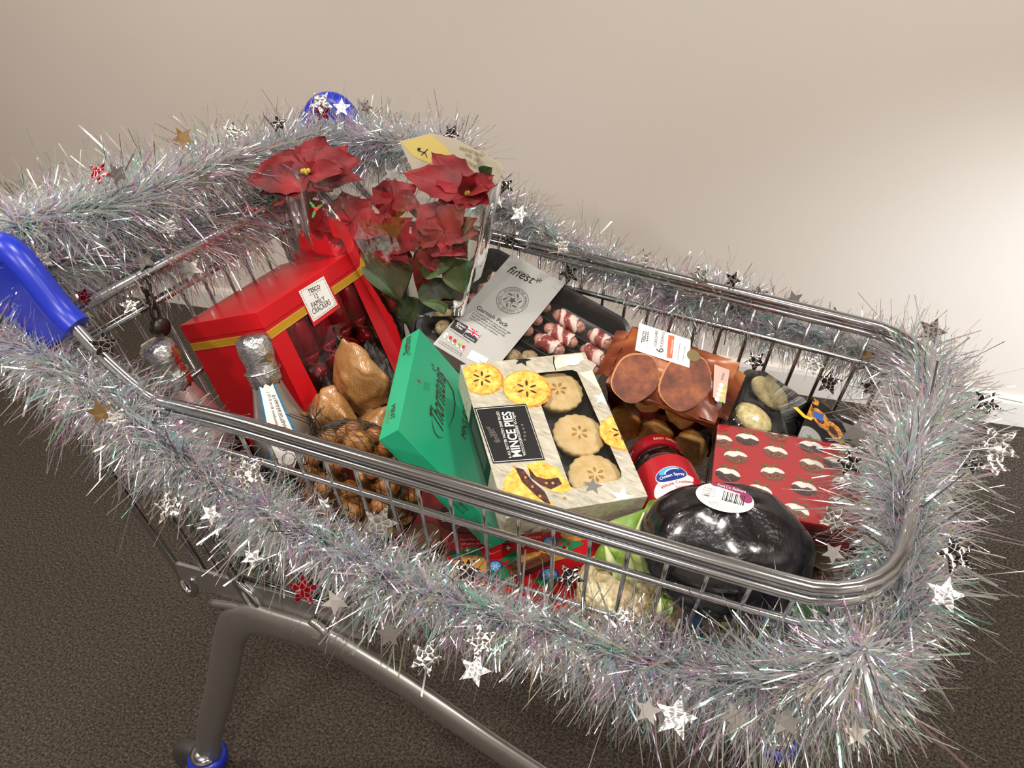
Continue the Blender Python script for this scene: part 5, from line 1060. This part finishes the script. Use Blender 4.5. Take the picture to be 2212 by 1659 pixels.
op_ = V((.446, -.112, .684)); solo('blue_carton', MB().box(T(op_.x, op_.y, .684) @ Matrix.Rotation(.3, 4, 'Z'), (-.05, -.03, 0), (.05, .03, .045)), card('navy_white_card', '2b3f78'), (op_.x, op_.y, .684), 'small navy blue carton beneath the cauliflower', 'carton', bevel=.001)

# ------------------------------------------------------------------ poinsettia
n = NT('velvety_red_bract'); n.link(n.ramp(n.noise(30, 3), [(.3, '4c030a'), (.55, '78060f'), (.8, '960c18')]), n.b.inputs['Base Color']); n.b.inputs['Roughness'].default_value = .6; n.b.inputs['Sheen Weight'].default_value = .03; n.bump(n.noise(70, 3), .5, .002); MAT['bract'] = n.m
n = NT('poinsettia_leaf'); n.link(n.ramp(n.noise(26, 3), [(.3, '1c2c10'), (.55, '34491c'), (.8, '55652f')]), n.b.inputs['Base Color']); n.b.inputs['Roughness'].default_value = .5; n.bump(n.noise(60, 3), .4, .002); MAT['pleaf'] = n.m
PB = V((-.112, .167, .684)); BOX_M = boxM((-.0062, -.1198, .7356), ((-.0199, -.9545, -.2974), (.9996, -.0254, .0145), (-.0214, -.297, .9546))); BOX_I = BOX_M.inverted(); GARN_I = GARN_M.inverted(); pn = thing('poinsettia', 'red poinsettia plant in a clear printed sleeve by the far rear corner', 'plant', PB)
part('pot', MB().lathe(T(*PB), [(0, 0), (.045, 0), (.058, .09), (.062, .092), (.062, .105), (.056, .105), (.055, .095), (0, .094)], 28), P('terracotta_pot', '7a4a34', .7), pn, auto=40)
clusters = [
 ((668, 376), .09, [(525, 388, .02, .040), (548, 352, .05, .036), (702, 296, .16, .042), (612, 318, .10, .036), (784, 343, .13, .040), (782, 385, .10, .03), (745, 372, .08, .022), (720, 412, .09, .03), (640, 432, .09, .034), (560, 415, .03, .034), (690, 350, .10, .018), (735, 355, .09, .02), (752, 312, .16, .034)]),
 ((1012, 418), .15, [(864, 366, .13, .034), (928, 320, .17, .034), (985, 348, .2, .026), (1068, 378, .17, .026), (1072, 402, .13, .03), (1055, 440, .12, .024), (990, 455, .11, .024), (940, 440, .13, .026), (1030, 372, .15, .018), (1000, 380, .12, .018), (1045, 400, .11, .016), (925, 395, .16, .03)]),
 ((822, 530), .12, [(700, 470, .10, .034), (745, 440, .13, .036), (835, 452, .15, .036), (890, 470, .13, .034), (915, 520, .10, .026), (880, 560, .085, .026), (790, 500, .09, .022), (760, 545, .10, .026), (840, 560, .08, .02), (800, 585, .09, .02)]),
 ((935, 530), .11, [(1018, 470, .11, .036), (1000, 540, .09, .028), (960, 455, .13, .036), (900, 470, .14, .03), (930, 590, .09, .03), (900, 640, .10, .026), (975, 600, .11, .028)]),
 ((650, 480), .115, [(596, 450, .11, .030), (650, 530, .115, .034), (710, 515, .112, .034), (610, 515, .115, .030), (700, 545, .115, .034), (720, 450, .11, .034), (660, 420, .12, .03)]),
 ((760, 480), .10, [(690, 440, .10, .036), (740, 410, .12, .036), (800, 430, .12, .036), (830, 500, .09, .034), (700, 520, .09, .034), (770, 550, .08, .034), (650, 470, .10, .03)]),
 ((960, 500), .11, [(900, 440, .13, .036), (1000, 440, .12, .036), (1030, 500, .11, .034), (1010, 560, .10, .03), (930, 560, .09, .034), (880, 510, .11, .032)]),
 ((850, 430), .17, [(800, 400, .2, .03), (900, 400, .2, .03), (860, 470, .17, .034), (905, 440, .16, .026), (815, 450, .17, .03)])]
for ci, ((cx, cy), y0, tips) in enumerate(clusters):
    C0 = bp(cx, cy, 1, y0)
    part('stem', MB().tube([PB+V((.01*ci-.02, .004*ci, .09)), V((PB.x+.22*(C0.x-PB.x), PB.y+.3*(C0.y-PB.y), PB.z+.62*(C0.z-PB.z))), V((PB.x+.6*(C0.x-PB.x), PB.y+.7*(C0.y-PB.y), PB.z+.88*(C0.z-PB.z))), C0-V((0, 0, .006))], .0035, 6), MAT['pleaf'], pn, smooth=True)
    for ti, (tx, ty, ty_, w_) in enumerate(tips):
        T0 = bp(tx, ty, 1, ty_); lb = MB(); nr = (CAM-C0).normalized()+V((random.uniform(-.3, .3), 0, .5))
        leafmesh(lb, C0, T0, nr, w_*.80, random.uniform(-.02, .16), random.uniform(.1, .4), 14, 6, 1.0, .12, seed=ti, toothed=.16 if w_ > .028 else 0)
        o = part('bract', lb, MAT['bract'], pn, smooth=True)
        vm = MB(); ax = T0-C0; nn = (nr-ax.normalized()*nr.dot(ax.normalized())).normalized()
    cy_ = MB()
    for q in range(5): cy_.sphere(T(*(C0+V((random.uniform(-.006, .006), -.006, .006+random.uniform(-.004, .004))))), .0032, .0032, .004, 8, 6)
    if ci < 3: part('flower_bud', cy_, P('yellow_green_bud', 'b5a02c', .5), pn, smooth=True, kind='stuff')
for i, (a, b, tx, ty, y0, y1, w_) in enumerate(((820, 520, 865, 655, .11, .085, .040), (800, 535, 712, 478, .128, .125, .032), (900, 560, 985, 560, .11, .10, .03), (850, 600, 826, 690, .125, .125, .026), (560, 430, 556, 410, .16, .15, .02), (930, 600, 960, 680, .12, .10, .028), (980, 560, 1010, 640, .12, .11, .026), (1040, 380, 1062, 362, .18, .18, .012), (880, 640, 905, 720, .12, .11, .024))):
    lb = MB(); leafmesh(lb, bp(a, b, 1, y0), bp(tx, ty, 1, y1), CAM-bp(a, b, 1, y0), w_, .05, .15, 14, 6, .8, .08, seed=i); part('leaf', lb, MAT['pleaf'], pn, smooth=True)
ring = [(570, 445, .10), (588, 380, .075), (603, 353, .062), (640, 368, .060), (700, 385, .065), (800, 408, .075), (930, 430, .085), (1040, 452, .10), (1062, 415, .135), (1086, 372, .175), (1030, 330, .235), (900, 322, .265), (740, 350, .19), (625, 395, .11)]
top = smooth_path([bp(a, b, 1, y) for a, b, y in ring]+[bp(*ring[0][:2], 1, ring[0][2])], 5)[:-1]; nt = len(top); g_ = []
for i in range(15):
    t = i/14; row = []
    for j in range(nt+1):
        p = top[j % nt]; a = math.atan2(p.y-.17, p.x+.07); b0 = PB+V((.064*math.cos(a), .064*math.sin(a), .0)); q = p.lerp(b0, t**1.1); pl = .006*math.sin(j*.9+3*t)*(1-t)*t*3+.006*noise.noise(V((j*.25, t*5, 1)))*min(1, 3*t)
        q += V((math.cos(a), math.sin(a), 0))*(.004*math.sin(math.pi*t)+pl)
        b_ = BOX_I @ q    # the film gives way to the cracker box and to the garnish tray
        if b_.z < .332+.003 and b_.x < .2174+.003 and b_.y > -.004: q = BOX_M @ V((.2205, b_.y, b_.z))
        b_ = GARN_I @ q
        if b_.z < .042 and b_.x > -.0515 and -.03 < b_.y < .25: q = GARN_M @ (V((b_.x, b_.y, .042)) if b_.z > .0 and b_.x > .03 else V((-.0515, b_.y, b_.z)))
        row.append(q)
    g_.append(row)
sv = MB(); sheet(sv, g_); part('clear_sleeve', sv, film('flower_sleeve_film', (.95, .95, .95), .28, .07), pn, smooth=True)
def onfront(a, b):   # nearest sleeve point under a photo pixel
    d = ray(a, b).normalized(); best = None
    for row in g_:
        for q in row:
            w_ = q-CAM; t = w_.dot(d); e_ = (w_-d*t).length
            if best is None or e_+.02*t < best[0]: best = (e_+.02*t, t)
    return CAM+d*(best[1]-.006)
hp = MB()
for (a, b, r_) in ((682, 452, 12), (848, 596, 13), (590, 440, 11)):
    C0 = onfront(a, b); pl = Plane(C0, _r, (CAM-C0)); 
    for ang in (.6, 2.2, 4.3):
        k = r_/FPX*1.25; lfp = [(0, 0), (.3, .25), (.45, .12), (.7, .32), (.9, .15), (1.25, .22), (1.6, 0), (1.25, -.22), (.9, -.15), (.7, -.32), (.45, -.12), (.3, -.25)]
        dec_uv(hp, pl, [(k*(x*math.cos(ang)-y*math.sin(ang)), k*(x*math.sin(ang)+y*math.cos(ang))) for x, y in lfp], 0, .0005)
    for q in range(3): dec_uv(hp, pl, ell(k*.25*math.cos(q*2.1), k*.25*math.sin(q*2.1), k*.2, n=10), 1, .0009)
part('holly_print', hp, [MAT['green'], MAT['red']], pn, kind='stuff')
c0 = bp(985, 345, 1, .215); pl = Plane(c0, _r*.94-_u*.34, (CAM-c0)+V((.3, 0, 0))); cardm = film('frosted_card', (.92, .86, .72), .6, .3)
n = NT('pale_translucent_card'); n.b.inputs['Base Color'].default_value = srgb('c2b9a4'); n.b.inputs['Roughness'].default_value = .35; n.b.inputs['Transmission Weight'].default_value = .25; MAT['careCard'] = n.m; n = NT('yellow_card'); n.b.inputs['Base Color'].default_value = srgb('c2ad62'); n.b.inputs['Roughness'].default_value = .4; MAT['yellowCard'] = n.m
cm_ = MB(); dec_px(cm_, pl, [(863, 305), (932, 288), (985, 300), (1086, 355), (1086, 372), (1050, 440), (905, 400)], 0, 0); cm_.poly([p-pl.n*.0008 for p in [V(v) for v in cm_.v]][::-1], 0)
dec_px(cm_, pl, [(866, 307), (931, 290), (968, 322), (985, 350), (925, 352), (893, 338)], 1, .0006); dec_px(cm_, pl, strip([(902, 325), (918, 330), (922, 340)], 2), 2, .0012); dec_px(cm_, pl, ell(905, 322, 4, 3, 10), 2, .0010); dec_px(cm_, pl, strip([(910, 335), (924, 322)], 2), 2, .0012)
for j, (s_, x0, w_) in enumerate((('Guarantee', 1044, 52), ('for the', 1034, 30), ('festive', 1030, 30), ('season', 1026, 28))):
    txt_px(cm_, pl, s_, (x0-w_, 322+13*j-w_*.0), (x0, 339+13*j), 3, shear=.2, mirror=True, lift=.0012)
part('care_card', cm_, [MAT['careCard'], MAT['yellowCard'], MAT['black'], P('olive_ink', '8a7a3c', .5)], pn)
# ------------------------------------------------------------------ tinsel garlands
n = NT('iridescent_tinsel_film'); at = n.node('ShaderNodeVertexColor', layer_name='tint'); g = n.node('ShaderNodeBsdfGlossy'); g.inputs['Roughness'].default_value = .17; n.link(at.outputs['Color'], g.inputs[0])
tp = n.node('ShaderNodeBsdfTransparent'); mxc = n.node('ShaderNodeMix', data_type='RGBA'); mxc.inputs[0].default_value = .55; mxc.inputs[7].default_value = (1, 1, 1, 1); n.link(at.outputs['Color'], mxc.inputs[6]); n.link(mxc.outputs[2], tp.inputs[0])
df = n.node('ShaderNodeBsdfTranslucent'); n.link(at.outputs['Color'], df.inputs[0])
m1 = n.node('ShaderNodeMixShader'); n.link(at.outputs['Alpha'], m1.inputs[0]); n.link(tp.outputs[0], m1.inputs[1]); n.link(g.outputs[0], m1.inputs[2])
m2 = n.node('ShaderNodeMixShader'); m2.inputs[0].default_value = .28; n.link(m1.outputs[0], m2.inputs[1]); n.link(df.outputs[0], m2.inputs[2]); n.link(m2.outputs[0], n.out.inputs[0]); MAT['tinsel'] = n.m
def starmat(name, base, line, rough=.2, sc=170):
    n = NT(name); vo = n.node('ShaderNodeTexVoronoi', feature='DISTANCE_TO_EDGE'); vo.inputs['Scale'].default_value = sc; n.link(n.coord(), vo.inputs['Vector']); n.link(n.ramp(vo.outputs['Distance'], [(.03, line), (.08, base)]), n.b.inputs['Base Color']); n.b.inputs['Metallic'].default_value = .9; n.b.inputs['Roughness'].default_value = rough; n.bump(vo.outputs['Distance'], .6, .002); return n.m
SM = [starmat('silver_crackle_star', '8d8882', 'f4f2ee'), starmat('bright_silver_star', 'a9a6a3', 'f0eeec', .3), P('plain_grey_star', '7c7771', .35, .7), starmat('dark_crackle_star', '34302e', 'b8b2ac'), starmat('red_crackle_star', 'a01420', 'd8a0a0'), P('bronze_star', '6a5230', .4, .6)]
PAL = [((1.0, 1.0, 1.0), .82, 18), ((.90, .91, .93), .85, 10), ((.70, .71, .72), .85, 2), ((.72, 1.0, .88), .8, 4), ((1.0, .70, .90), .75, 4), ((.66, .82, 1.0), .8, 3), ((1.0, .93, .68), .75, 3), ((.34, .95, .66), .8, 1.3), ((.90, .50, .82), .7, 2), ((.22, .21, .21), .95, 3)]
pw = np.array([p[2] for p in PAL], float); pw /= pw.sum(); pc_ = np.array([p[0]+(p[1],) for p in PAL])
def strands(name, path, N, L, parent, grav=.25, base_r=.004, width=.0015):
    pth = np.array([tuple(p) for p in smooth_path(path, 10)]); seg = np.linalg.norm(np.diff(pth, axis=0), axis=1); cum = np.concatenate([[0], np.cumsum(seg)])
    s = rng.uniform(0, cum[-1], N); idx = np.clip(np.searchsorted(cum, s)-1, 0, len(seg)-1); fr_ = ((s-cum[idx])/seg[idx])[:, None]; base = pth[idx]*(1-fr_)+pth[idx+1]*fr_
    tan = (pth[idx+1]-pth[idx])/seg[idx][:, None]
    d = rng.normal(size=(N, 3)); d -= (d*tan).sum(1)[:, None]*tan*.55; d /= np.linalg.norm(d, axis=1)[:, None]
    clump = .82+.18*np.sin(s*31+np.sin(s*13)*2)
    ln = (L(s/cum[-1]) if callable(L) else L)*rng.uniform(.55, 1.12, N)*clump
    sd = np.cross(d, rng.normal(size=(N, 3))); sd /= np.linalg.norm(sd, axis=1)[:, None]
    bend = rng.normal(size=(N, 3))*.36+np.array([0, 0, -grav]); wd = width*rng.uniform(.55, 1.2, N)*np.where(rng.uniform(size=N) < .10, 2.3, 1)
    K = 4; vs = np.zeros((N, K, 2, 3)); tw = rng.uniform(-2.2, 2.2, N)
    for k in range(K):
        t = k/(K-1); c = base+d*(base_r+ln*t)[:, None]+bend*(ln*t*t)[:, None]
        a = (tw*t)[:, None]; nn = np.cross(d, sd); sk_ = sd*np.cos(a)+nn*np.sin(a); ww = (wd*(1-.35*t)/2)[:, None]
        vs[:, k, 0] = c-sk_*ww; vs[:, k, 1] = c+sk_*ww
    V_ = vs.reshape(-1, 3); b = (np.arange(N)*K*2)[:, None]; q = np.array([[2*k, 2*k+1, 2*k+3, 2*k+2] for k in range(K-1)]); F = (b[:, :, None]+q[None]).reshape(-1, 4)
    me = bpy.data.meshes.new(name); me.vertices.add(len(V_)); me.vertices.foreach_set('co', V_.ravel()); me.loops.add(F.size); me.loops.foreach_set('vertex_index', F.ravel().astype(np.int32)); me.polygons.add(len(F)); me.polygons.foreach_set('loop_start', np.arange(0, F.size, 4, dtype=np.int32)); me.update()
    ca = me.color_attributes.new('tint', 'FLOAT_COLOR', 'POINT'); cc_ = np.repeat(pc_[rng.choice(len(PAL), N, p=pw)], K*2, axis=0); ca.data.foreach_set('color', cc_.ravel().astype(np.float32))
    return part('tinsel_strands', me, MAT['tinsel'], parent, kind='stuff')
def garland(label, path, N, L, stars, grav=.25, flatY=None):
    path = [V(p) for p in path]; mid = path[len(path)//2]
    t_ = thing('tinsel_garland', label, 'tinsel', mid, 'tinsel garlands round the trolley')
    part('garland_core', MB().tube(smooth_path(path, 6), .0022, 6), MAT['chrome'], t_, smooth=True)
    strands('strands', path, N, L, t_, grav)
    sp = smooth_path(path, 10)
    for (a, b, r_, k_) in stars:
        d = ray(a, b).normalized(); best = min(sp, key=lambda q: ((q-CAM)-d*(q-CAM).dot(d)).length); dist = (best-CAM).dot(d)-.053; c = CAM+d*dist; R0 = r_/FPX*dist*1.05
        nr = (CAM-c).normalized()+V((random.uniform(-.45, .45), random.uniform(-.45, .45), random.uniform(-.3, .5))); M0 = axisM(c, nr, _r) @ Matrix.Rotation(random.uniform(0, 6.28), 4, 'Z')
        me = MB().prism(Matrix(), star(0, 0, R0, 0, 5, .45), -.0002, .0002); 
        cen = V((0, 0, 0)); bend_ = random.uniform(-6, 6)
        me.v = [tuple(M0 @ V((x, y, z+bend_*x*x))) for x, y, z in me.v]
        st_ = part('star', me, SM[k_], t_)
        e0 = best+(c-best)*.1; part('star_wire', MB().tube([e0, e0.lerp(c, .6)+V((0, 0, .004)), c-nr.normalized()*.0008], .0004, 4), MAT['chrome'], st_)
    return t_
def PB_(l): return [bp(a, b, ax, v) for a, b, ax, v in l]
def CL_(l): return [V((p.x, max(p.y, -.272), p.z)) for p in PB_(l)]   # stays inside the handle grips
near = PB_([(-60, 700, 1, -.315), (40, 745, 1, -.318), (190, 835, 1, -.318), (330, 940, 1, -.312), (500, 1065, 1, -.31), (700, 1175, 1, -.302), (900, 1270, 1, -.295), (1100, 1340, 1, -.288), (1300, 1400, 1, -.28), (1500, 1455, 1, -.274), (1680, 1475, 1, -.27), (1800, 1450, 1, -.265), (1870, 1400, 1, -.262)])
garland('bushy silver iridescent tinsel hanging along the near side of the trolley', near, 21000, lambda u: .050+.026*u*u, [(365, 1092, 38, 0), (537, 1022, 40, 0), (545, 1205, 24, 1), (820, 1130, 40, 1), (655, 1275, 34, 4), (725, 1300, 28, 2), (840, 1370, 28, 2), (920, 1420, 38, 0), (1040, 1385, 36, 0), (1025, 1448, 34, 1), (1460, 1550, 42, 1), (1590, 1550, 30, 2), (1230, 1245, 34, 3), (1400, 1535, 28, 2), (1700, 1560, 32, 2), (225, 745, 28, 3), (250, 905, 26, 1), (215, 890, 26, 5), (455, 1110, 22, 1), (1010, 1235, 28, 3), (1345, 1330, 20, 1), (700, 1090, 18, 1)], .35)
front = [(.636, -.268, .895), (.672, -.24, .885), (.690, -.19, .90), (.690, -.13, .925), (.676, -.06, .955), (.674, 0, .968), (.688, .06, .966), (.692, .13, .955), (.676, .2, .945), (.645, .258, .935)]
garland('sparkling tinsel bunched over the front end of the trolley', front, 10500, lambda u: .062-.004*u, [(2155, 962, 42, 0), (2130, 872, 28, 3), (2012, 715, 28, 0), (2065, 1200, 36, 3), (2042, 1285, 34, 1), (1845, 935, 30, 2), (1835, 1000, 28, 3), (1800, 1120, 30, 0), (2150, 1005, 26, 0), (1850, 1585, 26, 2), (2100, 1000, 22, 3), (1800, 1195, 22, 2)], .10)
far = PB_([(1915, 775, 1, .285), (1800, 735, 1, .29), (1650, 690, 1, .29), (1560, 645, 1, .285), (1450, 640, 1, .285), (1330, 575, 1, .292), (1240, 545, 1, .298), (1150, 488, 1, .30), (1075, 440, 1, .30), (1000, 390, 1, .30)])
garland('thin tinsel strand wound along the far rim of the trolley', far, 11000, lambda u: .047-.006*u, [(1123, 462, 22, 1), (1090, 400, 22, 3), (1075, 432, 18, 1), (1215, 530, 22, 1), (1395, 560, 20, 1), (1230, 592, 24, 3), (1512, 594, 22, 0), (1582, 605, 19, 3), (1637, 636, 22, 0), (1632, 780, 24, 3), (1790, 825, 28, 3), (1880, 838, 20, 3), (1755, 787, 26, 1), (1105, 520, 18, 3), (1715, 648, 20, 2), (1875, 770, 16, 5)], .15)
rear = CL_([(1000, 345, 1, .282), (920, 318, 1, .278), (830, 306, 1, .274), (750, 308, 1, .268), (690, 318, 1, .235), (600, 330, 0, -.262), (500, 348, 0, -.265), (400, 385, 0, -.268), (300, 430, 0, -.27), (200, 455, 0, -.272), (90, 470, 0, -.276), (-40, 520, 0, -.28)])
garland('fluffy tinsel draped over the handle bar behind the poinsettia', rear, 17000, lambda u: .052+.012*u, [(693, 222, 24, 1), (697, 243, 18, 4), (738, 232, 18, 1), (790, 232, 16, 1), (395, 298, 22, 5), (502, 284, 20, 0), (213, 374, 22, 4), (252, 376, 22, 2), (602, 268, 18, 3), (975, 288, 20, 3), (365, 490, 26, 1), (440, 390, 20, 2), (845, 378, 18, 2)], .15)
low = CL_([(-50, 640, 0, -.285), (60, 590, 0, -.285), (170, 560, 0, -.285), (290, 525, 0, -.285), (400, 490, 0, -.285), (490, 460, 0, -.285), (560, 425, 0, -.28)])
garland('second tinsel strand below the handle bar over the rear gate', low, 12000, .06, [(537, 460, 22, 4), (310, 560, 26, 2), (410, 580, 26, 2), (280, 660, 20, 0), (180, 640, 18, 4), (90, 560, 22, 1)], .3)
